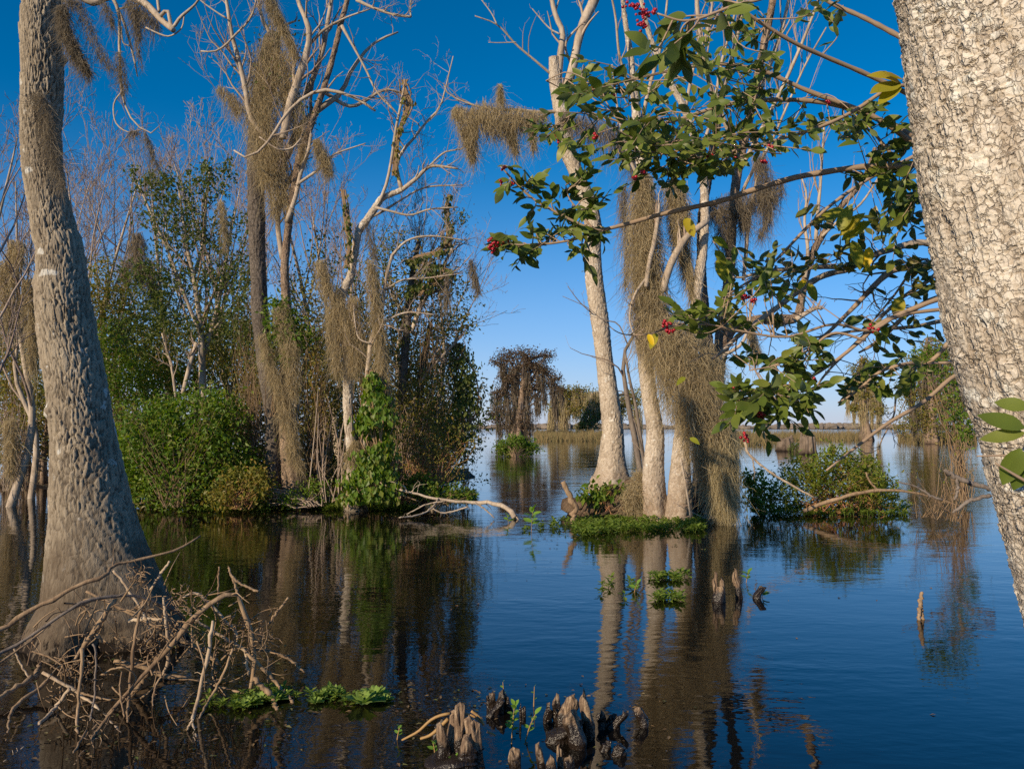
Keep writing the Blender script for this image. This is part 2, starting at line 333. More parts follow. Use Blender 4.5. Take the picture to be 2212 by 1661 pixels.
M['brown_bark'] = bark_mat("brown_bark", (.40, .30, .22), (.28, .20, .145), (.14, .10, .07), .3, (.12, .08, .05), None, 14., .8, .8, crev=(.06, .042, .03), crack=16.)
M['limb'] = bark_mat("limb_bark", (.56, .47, .38), (.44, .36, .28), (.26, .20, .15), None, grain=20., bump=.3, attr=False)
M['dark_limb'] = bark_mat("dark_limb_bark", (.26, .22, .19), (.20, .165, .14), (.10, .08, .07), None, grain=20., bump=.3, attr=False)
M['twig'] = plain_mat("bare_twig", [(.40, .31, .24), (.30, .22, .17), (.48, .39, .31)], .85)
M['grey_twig'] = plain_mat("grey_twig", [(.33, .25, .22), (.24, .18, .16), (.42, .34, .29)], .85)
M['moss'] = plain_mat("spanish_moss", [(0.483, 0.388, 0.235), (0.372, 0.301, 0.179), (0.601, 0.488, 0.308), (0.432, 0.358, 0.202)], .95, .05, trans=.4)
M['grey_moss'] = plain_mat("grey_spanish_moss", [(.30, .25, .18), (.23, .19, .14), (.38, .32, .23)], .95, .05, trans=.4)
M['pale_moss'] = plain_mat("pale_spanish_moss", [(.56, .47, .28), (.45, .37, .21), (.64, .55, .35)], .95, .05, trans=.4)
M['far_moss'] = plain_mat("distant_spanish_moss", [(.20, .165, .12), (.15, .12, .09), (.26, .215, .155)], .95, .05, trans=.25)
M['green'] = leaf_mat("broad_leaf", [(0.104, 0.143, 0.033), (0.146, 0.18, 0.039), (0.079, 0.112, 0.029), (0.207, 0.217, 0.05)], .3)
M['bright'] = leaf_mat("vine_leaf", [(0.106, 0.194, 0.023), (0.153, 0.251, 0.029), (0.083, 0.154, 0.021), (0.212, 0.285, 0.037), (0.189, 0.194, 0.042)], .3)
M['olive'] = leaf_mat("olive_leaf", [(0.22, 0.236, 0.05), (0.281, 0.248, 0.055), (0.159, 0.18, 0.039), (0.366, 0.248, 0.055), (0.183, 0.223, 0.044)], .3)
M['under'] = leaf_mat("undergrowth_leaf", [(0.183, 0.167, 0.05), (0.244, 0.192, 0.061), (0.11, 0.118, 0.035), (0.305, 0.205, 0.066), (0.134, 0.161, 0.039)], .22)
M['rust'] = leaf_mat("rusty_cypress_leaf", [(.13, .078, .045), (.10, .065, .038), (.16, .10, .055), (.09, .085, .04)], .2)
M['holly'] = leaf_mat("glossy_leaf", [(.09, .135, .022), (.14, .19, .032), (.065, .10, .02), (.19, .235, .045), (.11, .16, .026), (.26, .27, .055)], .3, .42, .3, rnd='object', back=(.15, .19, .07))
M['hollystuff'] = leaf_mat("glossy_leaf_mass", [(.09, .135, .022), (.14, .19, .032), (.065, .10, .02), (.19, .235, .045), (.11, .16, .026), (.26, .27, .055)], .3, .42, .3, back=(.15, .19, .07))
M['yellow'] = leaf_mat("yellowing_leaf", [(.34, .33, .035), (.28, .30, .035), (.46, .36, .03)], .35, .45, .3, rnd='object', spots=(.14, .09, .02))
M['gold'] = leaf_mat("golden_leaf", [(.75, .50, .02), (.70, .52, .02)], .3, .45, .3, rnd='object', spots=(.45, .25, .02))
M['weed'] = leaf_mat("water_weed_leaf", [(.17, .26, .04), (.23, .31, .055), (.13, .21, .035), (.27, .32, .06)], .3)
M['bush'] = leaf_mat("water_bush_leaf", [(0.196, 0.281, 0.039), (0.256, 0.312, 0.05), (0.15, 0.218, 0.033), (0.316, 0.312, 0.055), (0.226, 0.187, 0.044)], .3)
M['berry'] = plain_mat("red_berry", [(.32, .010, .02), (.42, .015, .028), (.22, .006, .014)], .25, .5)
M['hollytwig'] = plain_mat("brown_twig", [(.30, .21, .14), (.38, .28, .20), (.22, .15, .10)], .7, noise=.6, nscale=18.)
M['stick'] = bark_mat("dead_stick", (.42, .30, .19), (.29, .20, .125), (.13, .085, .055), None, grain=22., bump=.35, attr=False)
M['palestick'] = bark_mat("bleached_stick", (.60, .49, .36), (.46, .35, .245), (.24, .165, .11), None, grain=22., bump=.35, attr=False)
M['redstick'] = plain_mat("reddish_stem", [(.36, .16, .11), (.40, .26, .10), (.30, .11, .08)], .5)
M['brush'] = plain_mat("brush_twig", [(.24, .16, .095), (.33, .23, .14), (.14, .09, .055)], .85)
M['marsh'] = plain_mat("marsh_grass", [(.30, .22, .10), (.24, .18, .09), (.20, .18, .08)], .9, .1, trans=.2)
M['far'] = plain_mat("far_tree", [(.24, .20, .17), (.20, .17, .14), (.27, .22, .18)], .95, .05)
def mud_mat():
    q = NT("root_mud"); pos = q.n("NewGeometry").outputs['Position']; n1 = q.noise(4., pos, 6., .65); n2 = q.noise(22., pos, 5., .7)
    c = q.ramp(q.math('MULTIPLY_ADD', n2, .5, q.math('MULTIPLY', n1, .5)), [(.36, (.045, .03, .02)), (.5, (.15, .10, .065)), (.64, (.27, .19, .125))])
    z = q.n("SeparateXYZ", {0: pos}).outputs[2]; c = q.mix(q.step(z, .03, .10), (.015, .011, .008), c)
    bp = q.n("Bump", {"Strength": 1., "Distance": .06, "Height": q.math('ADD', n1, n2)})
    return q.end(q.n("BsdfPrincipled", {"Base Color": c, "Roughness": .85, "Specular IOR Level": .2, "Normal": bp.outputs[0]}).outputs[0])
M['mud'] = mud_mat()
def knee_mat():
    q = NT("cypress_knee_wood"); g = q.n("NewGeometry"); pos = g.outputs['Position']; z = q.n("SeparateXYZ", {0: pos}).outputs[2]
    n1 = q.noise(16., pos, 4.); sv = q.n("VectorMath", {0: pos, 1: (90., 90., 12.)}, operation='MULTIPLY').outputs[0]; n2 = q.noise(1., sv, 4.)
    wood = q.ramp(n2, [(.3, (.07, .042, .027)), (.5, (.19, .125, .078)), (.72, (.44, .32, .205))]); zz = q.math('ADD', z, q.math('MULTIPLY', q.math('SUBTRACT', n1, .5), .22))
    wet = q.step(zz, .085, .14); c = q.mix(wet, q.mix(n2, (.009, .006, .004), (.034, .022, .014)), wood)
    r = q.math('MULTIPLY_ADD', wet, .55, .28)
    bp = q.n("Bump", {"Strength": .8, "Distance": .008, "Height": q.math('ADD', n2, q.noise(90., pos, 2.))})
    return q.end(q.n("BsdfPrincipled", {"Base Color": c, "Roughness": r, "Specular IOR Level": .5, "Normal": bp.outputs[0]}).outputs[0])
M['knee'] = knee_mat()
def water_mat():
    q = NT("tannic_water"); pos = q.n("NewGeometry").outputs['Position']
    v1 = q.n("VectorMath", {0: pos, 1: (1.6, 3.4, 1.)}, operation='MULTIPLY').outputs[0]
    v2 = q.n("VectorMath", {0: pos, 1: (7., 13., 1.)}, operation='MULTIPLY').outputs[0]
    v3 = q.n("VectorMath", {0: pos, 1: (.25, .5, 1.)}, operation='MULTIPLY').outputs[0]
    amp = q.step(q.noise(1., v3, 2.), .35, .65)
    h = q.math('ADD', q.math('MULTIPLY', q.noise(1., v1, 2.), .0075), q.math('MULTIPLY', q.noise(1., v2, 2.), .0028))
    far = q.step(q.n('SeparateXYZ', {0: pos}).outputs[1], 130., 220.)
    h = q.math('MULTIPLY', h, q.math('MULTIPLY', q.math('MULTIPLY_ADD', amp, .8, .45), q.math('MULTIPLY_ADD', far, 7., 1.)))
    bp = q.n("Bump", {"Strength": .55, "Distance": 1., "Height": h})
    return q.end(q.n("BsdfPrincipled", {"Base Color": (.006, .0045, .003), "Roughness": .02, "IOR": 1.45, "Specular IOR Level": .5, "Normal": bp.outputs[0]}).outputs[0])
M['water'] = water_mat()
# ------------------------------------------------------------------ the setting
def disc(rad, z, n=64, rings=(0, 20, 60, 200, 800, 3000, 9000)):
    V = []; a = np.arange(n) / n * 2 * np.pi
    for q in rings: V.append(np.c_[np.cos(a) * max(q, .01), np.sin(a) * max(q, .01), a * 0 + z])
    i, j = np.meshgrid(np.arange(n), np.arange(len(rings) - 1)); i2 = (i + 1) % n
    return np.concatenate(V), np.stack([j * n + i, j * n + i2, (j + 1) * n + i2, (j + 1) * n + i], -1).reshape(-1, 4)
B().add(*disc(9000, 0)).obj("water", M['water'], kind="structure")

def blob_mesh(c, rx, ry, rz, r, nu=28, nv=12, rough=.25):
    u, v = np.meshgrid(np.arange(nu) / nu * 2 * np.pi, np.linspace(0, np.pi / 2 * 1.15, nv), indexing='xy')
    s = r.integers(0, 9999); k = 1 + rough * (vnoise(u / 2 / np.pi * 6, v * 3, 6, s) - .5) * 2 + rough * .5 * (vnoise(u / 2 / np.pi * 14, v * 7, 14, s) - .5) * 2
    X = np.stack([c[0] + rx * k * np.sin(v) * np.cos(u), c[1] + ry * k * np.sin(v) * np.sin(u), c[2] + rz * k * np.cos(v)], -1)
    j, i = np.meshgrid(np.arange(nv - 1), np.arange(nu), indexing='ij'); i2 = (i + 1) % nu
    return X, np.stack([j * nu + i, (j + 1) * nu + i, (j + 1) * nu + i2, j * nu + i2], -1).reshape(-1, 4)
# far shore beyond the lake: a low bank with a wood on it that reads as one mass
r = RNG(3); fs = B(); N = 800
for k in range(2):
    x = r.uniform(-900, 1300, N); y = 1350 + .00006 * (x - 200) ** 2 + r.uniform(0, 120, N); hh = r.uniform(4.5, 8.5, N) * (1 + .25 * np.sin(x / 70))
    c = np.c_[x, y, hh * .1]
    ang = np.arange(6) / 6 * 2 * np.pi
    V = np.concatenate([c[:, None] + np.stack([np.cos(ang) * 7, np.sin(ang) * 4, ang * 0], -1)[None] * r.uniform(.6, 1.3, (N, 6, 1)) * s_ + np.array([0, 0, z_]) * hh[:, None, None] for s_, z_ in ((.8, 0.), (1.1, .45), (.7, .85))] + [(c + np.c_[r.normal(size=N), r.normal(size=N), hh])[:, None]], 1)
    q = np.arange(N)[:, None, None] * 19; j, i = np.meshgrid(np.arange(2), np.arange(6), indexing='ij'); i2 = (i + 1) % 6
    f4 = (q + np.stack([j * 6 + i, j * 6 + i2, (j + 1) * 6 + i2, (j + 1) * 6 + i], -1).reshape(-1, 4)[None]).reshape(-1, 4)
    f3 = (q + np.stack([12 + np.arange(6), 12 + (np.arange(6) + 1) % 6, np.full(6, 18)], -1)[None]).reshape(-1, 3)
    fs.add(V, [f4, f3])
fs.obj("far_wood", M['far'], smooth=False, kind="stuff", label="low band of grey brown wood along the far shore of the lake")
X, f = blob_mesh((200, 1420, -1), 1300, 60, 2.2, r, 80, 6); B().add(X, f).obj("far_shore", M['mud'], kind="structure")

def marsh(name, spans, n, seed, label, hgt=(.6, 1.3)):
    r = RNG(seed); b = B(); P0 = []
    for (x0, x1, y0, y1) in spans:
        m = int(n * (x1 - x0) / sum(s[1] - s[0] for s in spans)); y = 1 / r.uniform(1 / (y1 - 925.), 1 / (y0 - 925.), m) + 925.
        x = r.uniform(x0, x1, m); P0.append(W(x, y))
    P0 = np.concatenate(P0); kp = r.random(len(P0)) < sst(.25, .6, vnoise(P0[:, 0] * .22, P0[:, 1] * .1, None, seed)) + .12; P0 = P0[kp]; m = len(P0); hh = r.uniform(*hgt, m) * (.6 + .9 * vnoise(P0[:, 0] * .3, P0[:, 1] * .3))
    d = nrm(np.c_[r.normal(size=(m, 2)) * .22, np.ones(m)]); k = np.linspace(0, 1, 3)[None, :, None]
    P = P0[:, None] + d[:, None] * hh[:, None, None] * k + (r.normal(size=(m, 1, 3)) * .15 * np.array([1, 1, .2])) * k ** 2
    ribbons(b, P, .03 * np.array([[1, .8, .2]]) * r.uniform(.6, 1.4, (m, 1)), nrm(np.c_[r.normal(size=m) * .3, -np.ones(m), r.normal(size=m) * .2]))
    return b.obj(name, M['marsh'], kind="stuff", label=label)
marsh("marsh_grass", [(1155, 1320, 944, 953)], 5200, 11, "tan marsh grass strip behind the shaggy cypress")
marsh("marsh_grass", [(1570, 1690, 946, 962), (1690, 1860, 942, 952), (1940, 2110, 946, 960)], 9000, 12, "tan marsh grass strip beyond the old stumps")
r = RNG(5)
for (x, y, rx) in ((1240, 948, 7.), (1630, 950, 7.), (2030, 950, 7.), (1770, 944, 7.)):
    c = W(x, y); X, f = blob_mesh((c[0], c[1], -.25), rx, 2.5, .34, r, 24, 6); B().add(X, f).obj("mud_bank", M['mud'], kind="structure")
# left bank and the wooded mound behind it
X, f = blob_mesh((-8.5, 27, -.5), 11.0, 7.5, .75, r, 60, 12, .2); B().add(X, f).obj("mud_bank", M['mud'], kind="structure")
X, f = blob_mesh((-4.3, 18.3, -.25), 3.0, .7, .33, r, 40, 8, .3); B().add(X, f).obj("mud_bank", M['mud'], kind="structure")
X, f = blob_mesh((1.4, -1.5, -.8), 6.5, 3.2, .98, r, 40, 8, .1); B().add(X, f).obj("mud_bank", M['mud'], kind="structure")

# ------------------------------------------------------------------ trees
def tree_parts(root, trunk_specs, limbs, twig_specs, bark, limbmat, twigmat, seed, k=14):
    """trunks: (pts, d, nu, nv, barkcell, extra) ; limbs: (pts, d) ; twig_specs: levels of branchlets"""
    r = RNG(seed)
    for ts in trunk_specs:
        C, R = traced_trunk(ts['p'], ts['d'], ts.get('nv', 120), ts.get('tail'))
        b, at = trunk_mesh(C, R, ts.get('nu', 40), ts.get('bark', (.03, .07, .006)), ts.get('lobes'), ts.get('seed', seed), rough=ts.get('rough', .012), knots=ts.get('knots', ()))
        b.obj("trunk", ts.get('mat', bark), root, attrs=at)
    LP, LR = [], []
    for (p, d) in limbs:
        P, R = limb(p, d, k); LP.append(P); LR.append(R)
        tubes(B(), P, R, 8, True) ; b = B(); tubes(b, P, R, 8, True); b.obj("limb", limbmat, root)
    if LP and twig_specs:
        P, R = np.concatenate(LP), np.concatenate(LR); tw = B()
        for sides, kw in twig_specs:
            P2, R2 = branchlets(r, P, R, **kw); R2 = np.maximum(R2, kw_min(kw)); tubes(tw, P2, R2, sides); P, R = P2, R2
        tw.obj("twigs", twigmat, root, kind="stuff")
    return root
def kw_min(kw): return .0022

# --- the big grey tree at the left
lt = [(226, 1420, 196), (226, 1376, 188), (226, 1340, 172), (224, 1290, 146), (217, 1240, 130), (207, 1174, 111), (198, 1107, 95), (194, 1076, 90), (187, 1005, 81),
      (178, 933, 72), (170, 862, 68), (158, 790, 64), (150, 755, 64), (136, 647, 59), (129, 540, 52.5), (117, 500, 49), (99, 400, 44), (88.5, 300, 44.5), (91, 167, 46), (87, 67, 44), (91, 0, 42), (94, -90, 40), (97, -260, 38)]
base = W(205, 1376)
lobes = lambda a, z, s: sst(.55, -.05, z) * (.09 * np.cos(a * 3 + .3) + .09 * np.cos(a * 5 + 2.2) + .05 * np.cos(a * 8 + 1)) + sst(1.6, .2, z) * .035 * np.cos(a * 4 + 1)
t = thing("swamp_tree", "thick grey furrowed trunk with flared base rising behind the pile of dead branches", "tree", base)
C, R = traced_trunk(lt, 6.35, 620); zc = C[:, 2]
b, at = trunk_mesh(C, R, 170, (.024, .10, .0155), lobes, 41, rough=.01, smooth_z=(.25, 1.6), gap=.26, knots=((.03, 4.42, .05, .035), (.52, 2.12, .06, .03), (.55, 2.72, .05, .02), (.80, .22, .10, .05), (.62, 1.75, .07, .03)))
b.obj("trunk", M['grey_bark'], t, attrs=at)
# dark torn hollow with a lip of bark
hp = D(112, 812, 6.25)
b = B(); P, Rr = limb([(110, 782, 5), (113, 800, 8), (117, 826, 8), (120, 848, 4)], 6.245, 8); tubes(b, P, Rr, 8, True); b.obj("hollow_scar", M['brown_bark'] if False else plain_mat("torn_wood", [(.03, .018, .012), (.16, .09, .05), (.02, .012, .01)], .9, rnd='n', nscale=40.), t)
LB = [([(110, -40, 20), (160, -25, 16), (200, 5, 9), (226, -2, 6), (262, -10, 5)], 6.3), ([(150, -60, 12), (250, -30, 9), (310, 5, 8), (345, 40, 7), (375, 66, 6)], (6.3, 6.0)),
      ([(346, 36, 4), (362, 24, 4), (372, 60, 4), (390, 38, 3.5), (420, 12, 2.5), (434, -8, 2)], 6.0), ([(240, -10, 4), (257, 30, 3.5), (258, 110, 3), (262, 190, 3), (262, 200, 2.5), (280, 250, 2), (310, 282, 1.6), (336, 288, 1.2), (343, 274, 1)], 6.2),
      ([(245, 0, 3.2), (268, 50, 3), (283, 100, 2.5), (292, 140, 2), (297, 166, 1.2)], 6.25), ([(262, 200, 1.8), (246, 225, 1.6), (250, 265, 1.6), (277, 286, 1.4), (306, 280, 1.2)], 6.15),
      ([(258, 20, 2), (300, 10, 2), (280, 0, 2)], 6.2), ([(315, 60, 1.8), (340, 72, 1.8), (366, 79, 1.8), (392, 62, 1.6), (398, 35, 1.3)], 6.05), ([(262, 58, 1.6), (266, 92, 1.5), (280, 100, 1.4)], 6.2), ([(340, -30, 4), (341, 0, 3.6), (344, 26, 3.4)], 6.1)]
tree_parts(t, [], LB, [], None, M['limb'], M['twig'], 7)

# --- the pale plated trunk at the right edge
le = [(1890, -300), (1910, -100), (1925, 0), (1935, 100), (1945, 180), (1955, 250), (1968, 350), (1985, 450), (2003, 545), (2018, 640), (2040, 720), (2060, 790), (2085, 850), (2105, 910), (2120, 980), (2140, 1050), (2160, 1130), (2180, 1210), (2200, 1290), (2225, 1400), (2262, 1550), (2320, 1800), (2390, 2100), (2440, 2330)]
rt = [(x + 26 + (q := 228 + max(0, y - 1500) * .05) * .978, y, q * 1.12) for x, y in le][::-1]
t = thing("plated_tree", "pale leaning trunk with blocky bark plates at the right edge", "tree", D(2600, 2330, 2.06))
C, R = traced_trunk(rt, 2.06, 1500); ky = np.array([0 <= i < 1500 and (530 < i < 1400 or i % 8 == 0) and (i % 4 != 3 or i < 530 or i > 1400) for i in range(1500)]); C, R = C[ky], R[ky]
b, at = trunk_mesh(C, R, 230, (.027, .030, .0105), None, 87, rough=.006, gap=.2)
b.obj("trunk", M['plate_bark'], t, attrs=at)

# --- the clump in the middle: leaning pale tree on the root mound
cl = [(1322, 1062, 48), (1321, 1040, 42), (1322, 1028, 36), (1322, 989, 28), (1323, 930, 22.5), (1315, 852, 20.5), (1305, 774, 18.5), (1296, 696, 18.5), (1285, 618, 19), (1280, 540, 17.5), (1282, 501, 18), (1273, 447, 18), (1245, 375, 15), (1226, 322, 17.5), (1214, 250, 16), (1200, 179, 14), (1197, 125, 11)]
t = thing("leaning_pale_tree", "pale leaning trunk on the root mound, left of the mossy clump", "tree", D(1322, 1056, 15.8))
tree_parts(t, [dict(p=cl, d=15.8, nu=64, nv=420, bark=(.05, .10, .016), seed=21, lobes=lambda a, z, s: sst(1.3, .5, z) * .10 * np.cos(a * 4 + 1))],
           [([(1205, 170, 9), (1212, 107, 7), (1216, 72, 6), (1207, 50, 6), (1201, 36, 5.5), (1192, 0, 5), (1185, -60, 4)], 15.8), ([(1212, 230, 13), (1236, 150, 10), (1248, 93, 9), (1262, 46, 10), (1284, 0, 11), (1300, -50, 10)], (15.8, 16.3)),
            ([(1195, 165, 3), (1160, 135, 2.6), (1115, 97, 2.2), (1075, 55, 1.6), (1026, 35, 1.2)], (15.8, 15.2)), ([(1073, 53, 1.6), (1062, 30, 1.2), (1040, 0, 1)], 15.3), ([(1210, 75, 2), (1185, 60, 1.6), (1150, 20, 1.1)], 15.6), ([(1115, 92, 1.2), (1075, 93, .9), (1055, 92, .7)], 15.3),
            ([(1215, 240, 4), (1165, 243, 4), (1120, 238, 3.5), (1050, 235, 2.6), (975, 208, 1.5), (958, 180, 1)], (15.8, 15.3)), ([(1238, 150, 3), (1222, 95, 2.5), (1262, 46, 2)], 16), ([(1262, 60, 3), (1256, 20, 2.5), (1240, -30, 2)], 16.2)],
           [(4, dict(n=6, lo=.2, hi=.6, up=.5, ang=(30, 60), rr=.5, keep=.55)), (3, dict(n=4, lo=.25, hi=.6, up=.2, rr=.6, keep=.5))], M['pale_bark'], M['limb'], M['twig'], 31)

# --- twin pale stems at the front of the clump
c2 = [(1418, 1128, 36), (1415, 1102, 27), (1412, 1055, 25), (1412, 1008, 23), (1415, 930, 18.5), (1402, 852, 16.5), (1393, 774, 16.5), (1390, 690, 17), (1396, 600, 17), (1393, 500, 15), (1388, 400, 13), (1380, 300, 11), (1370, 200, 8), (1362, 120, 6), (1350, 40, 4.5), (1342, -30, 3)]
c3 = [(1466, 1142, 40), (1464, 1125, 32), (1469, 1047, 25.5), (1471, 969, 18), (1476, 911, 15), (1482, 850, 14), (1490, 780, 13), (1498, 700, 12), (1510, 600, 11), (1520, 520, 10), (1523, 429, 9), (1512, 340, 8), (1480, 240, 7), (1440, 165, 6), (1405, 82, 5), (1385, 0, 4), (1375, -60, 3)]
t = thing("twin_pale_tree", "pair of pale bare trunks at the water's edge under the hanging moss", "tree", W(1440, 1128))
fl = lambda a, z, s: sst(.9, 0, z) * .09 * np.cos(a * 5 + 1)
tree_parts(t, [dict(p=c2, d=14.35, nu=56, nv=420, bark=(.05, .10, .015), seed=22, tail=-.2, lobes=fl), dict(p=c3, d=14.2, nu=56, nv=420, bark=(.05, .10, .015), seed=23, tail=-.2, lobes=fl)],
           [([(1432, 630, 8), (1441, 594, 8), (1455, 558, 8), (1484, 511, 7.5), (1505, 494, 7), (1527, 479, 6)], 13.9), ([(1396, 620, 5), (1398, 594, 5), (1404, 560, 5), (1412, 529, 5), (1420, 480, 4.5), (1423, 440, 4)], 13.8),
            ([(1380, 300, 5), (1400, 200, 4), (1430, 90, 3), (1445, -30, 2)], (14.3, 14.8)), ([(1372, 220, 4), (1340, 130, 3), (1330, 40, 2.4), (1316, -30, 2)], (14.3, 13.8)), ([(1387, 400, 4), (1355, 330, 3), (1335, 240, 2.4), (1322, 140, 1.6)], (14.3, 14.)),
            ([(1512, 340, 4), (1540, 240, 3.4), (1560, 130, 3), (1590, 20, 2.4), (1600, -40, 2)], (14.2, 14.8)), ([(1396, 600, 3), (1370, 640, 2.6), (1360, 690, 2), (1375, 735, 1.6)], 13.8), ([(1393, 770, 3), (1384, 730, 3), (1378, 700, 3), (1380, 668, 2.4), (1378, 640, 2)], 14.),
            ([(1480, 240, 4), (1500, 140, 3.2), (1530, 60, 3), (1545, -40, 2)], (14.2, 14.6))],
           [(4, dict(n=7, lo=.2, hi=.55, up=.6, ang=(25, 55), rr=.5, keep=.6)), (3, dict(n=4, lo=.3, hi=.7, up=.35, rr=.6, keep=.6)), (3, dict(n=3, lo=.3, hi=.6, rr=.7, keep=.4))], M['pale_bark'], M['limb'], M['twig'], 32)

# --- dark trunks at the back of the clump, and their crown of bare pale stems at the upper right
t = thing("back_stem_tree", "dark shaded trunks behind the twin pale trunks, pale bare stems above", "tree", W(1525, 1112))
c4 = [(1528, 1120, 34), (1526, 1090, 26), (1524, 1000, 20), (1528, 900, 18), (1530, 800, 17), (1524, 720, 14), (1518, 640, 11), (1516, 594, 10), (1515, 500, 9), (1522, 429, 9), (1545, 300, 8), (1560, 200, 7)]
c5 = [(1552, 1112, 24), (1550, 1000, 17), (1545, 900, 15), (1552, 800, 14), (1560, 700, 12), (1575, 600, 11), (1582, 480, 10), (1592, 380, 10), (1608, 300, 9.5), (1620, 250, 9), (1638, 160, 8.5), (1652, 89, 8), (1670, 0, 7), (1682, -60, 6)]
c6 = [(1510, 1110, 18), (1512, 1000, 13), (1540, 850, 12), (1572, 730, 11), (1600, 702, 11), (1638, 691, 11), (1685, 691, 12), (1722, 684, 10), (1732, 640, 8), (1742, 590, 8), (1755, 548, 8), (1775, 511, 7), (1815, 450, 6), (1850, 410, 5.5), (1872, 375, 5), (1890, 320, 4)]
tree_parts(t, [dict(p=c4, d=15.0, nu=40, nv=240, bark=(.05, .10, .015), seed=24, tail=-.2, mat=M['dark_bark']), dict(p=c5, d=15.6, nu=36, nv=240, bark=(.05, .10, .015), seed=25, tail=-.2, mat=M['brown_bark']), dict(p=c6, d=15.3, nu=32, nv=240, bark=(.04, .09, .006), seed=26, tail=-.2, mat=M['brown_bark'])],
           [([(1560, 200, 6), (1585, 110, 5), (1600, 40, 4.5), (1612, -40, 4)], (15, 15.4)), ([(1600, 340, 6), (1560, 250, 5.5), (1530, 170, 5), (1516, 114, 5), (1508, 40, 5), (1503, -40, 4)], (15.6, 15.2)), ([(1625, 240, 5), (1660, 150, 4.5), (1690, 60, 4), (1712, -40, 3.4)], (15.6, 16)),
            ([(1592, 380, 5), (1640, 290, 4.5), (1690, 190, 4), (1730, 100, 3.4), (1765, 10, 2.6), (1780, -40, 2)], (15.6, 15.2)), ([(1606, 606, 4), (1612, 540, 4.2), (1617, 480, 4), (1630, 410, 3), (1650, 330, 2.5)], 15.2), ([(1585, 460, 4), (1620, 380, 3.5), (1660, 320, 3), (1700, 230, 2.4), (1740, 140, 2), (1785, 60, 1.4)], 15.5),
            ([(1762, 520, 4), (1766, 465, 4), (1772, 400, 3.4), (1776, 340, 2.6), (1780, 270, 1.6)], 15.3), ([(1720, 690, 6), (1742, 676, 5), (1765, 665, 4), (1775, 668, 3)], 15.2), ([(1740, 600, 4), (1745, 540, 4), (1738, 480, 3), (1742, 420, 2.4), (1730, 380, 1.6)], 15.2),
            ([(1535, 800, 5), (1560, 770, 4), (1600, 745, 3.5), (1618, 700, 3), (1625, 620, 2.6)], 14.8), ([(1775, 511, 3), (1820, 470, 3), (1860, 440, 2.4), (1900, 380, 2), (1925, 330, 1.6)], 15.2), ([(1470, 990, 2.4), (1478, 1030, 2.4), (1488, 1090, 2.2), (1492, 1118, 2)], 13.8)],
           [(4, dict(n=9, lo=.25, hi=.7, up=.6, ang=(20, 45), rr=.5, keep=.75, wig=.1)), (3, dict(n=4, lo=.3, hi=.7, up=.5, ang=(20, 50), rr=.6, keep=.7)), (3, dict(n=3, lo=.3, hi=.6, rr=.7, keep=.4, up=.3))], M['dark_bark'], M['limb'], M['twig'], 33)
# thin dark sapling between the leaning tree and the twin trunks
t = thing("dark_sapling", "thin dark sapling between the leaning pale trunk and the twin trunks", "sapling", D(1388, 1060, 15.5))
tree_parts(t, [], [([(1388, 1065, 5), (1382, 1010, 6), (1372, 950, 6.5), (1362, 900, 6), (1352, 840, 5), (1345, 780, 4), (1358, 740, 3.4), (1382, 700, 3), (1381, 660, 3), (1370, 620, 2.4), (1375, 570, 2.2), (1365, 500, 1.6)], 15.4), ([(1395, 1050, 4), (1390, 990, 4), (1374, 880, 3.4), (1360, 820, 3), (1350, 760, 2.4)], 15.2),
    ([(1400, 1030, 2), (1384, 960, 2), (1370, 905, 1.6)], 14.9), ([(1393, 1040, 2.4), (1398, 960, 2.4), (1396, 900, 2), (1392, 850, 1.6)], 15.), ([(1356, 745, 1.6), (1335, 700, 1.4), (1300, 690, 1.), (1270, 665, .8), (1215, 640, .6)], 15.4), ([(1276, 675, 1.2), (1250, 650, 1), (1226, 618, .7)], 15.6)],
    [(3, dict(n=5, lo=.15, hi=.4, up=.3, rr=.5, keep=.6)), (3, dict(n=3, lo=.3, hi=.6, rr=.7, keep=.5))], None, M['dark_limb'], M['twig'], 34)

# --- root mound under the clump
r = RNG(8); c = D(1330, 1112, 14.95); rm = B()
for (x, y, dd, rx, ry, rz) in ((1335, 1112, 14.95, .75, .9, .60), (1285, 1114, 15.0, .42, .5, .42), (1400, 1112, 14.9, .55, .8, .46), (1262, 1116, 14.9, .22, .3, .26), (1360, 1114, 14.5, .5, .3, .25), (1440, 1114, 14.7, .6, .7, .22)):
    q_ = D(x, y, dd); X, f = blob_mesh((q_[0], q_[1] + .5, -.15), rx, ry, rz, r, 48, 18, .45); rm.add(X, f)
for k in range(14):
    x0, y0 = r.uniform(1250, 1430), r.uniform(1050, 1090); P, R_ = limb([(x0, y0, 3.5), (x0 + r.normal() * 22, (y0 + 1118) / 2, 3), (x0 + r.normal() * 40, 1122, 2)], (14.9, 14.35), 9, .02, r); tubes(rm, P, R_, 6)
rm.obj("root_mound", M['mud'], kind="structure")

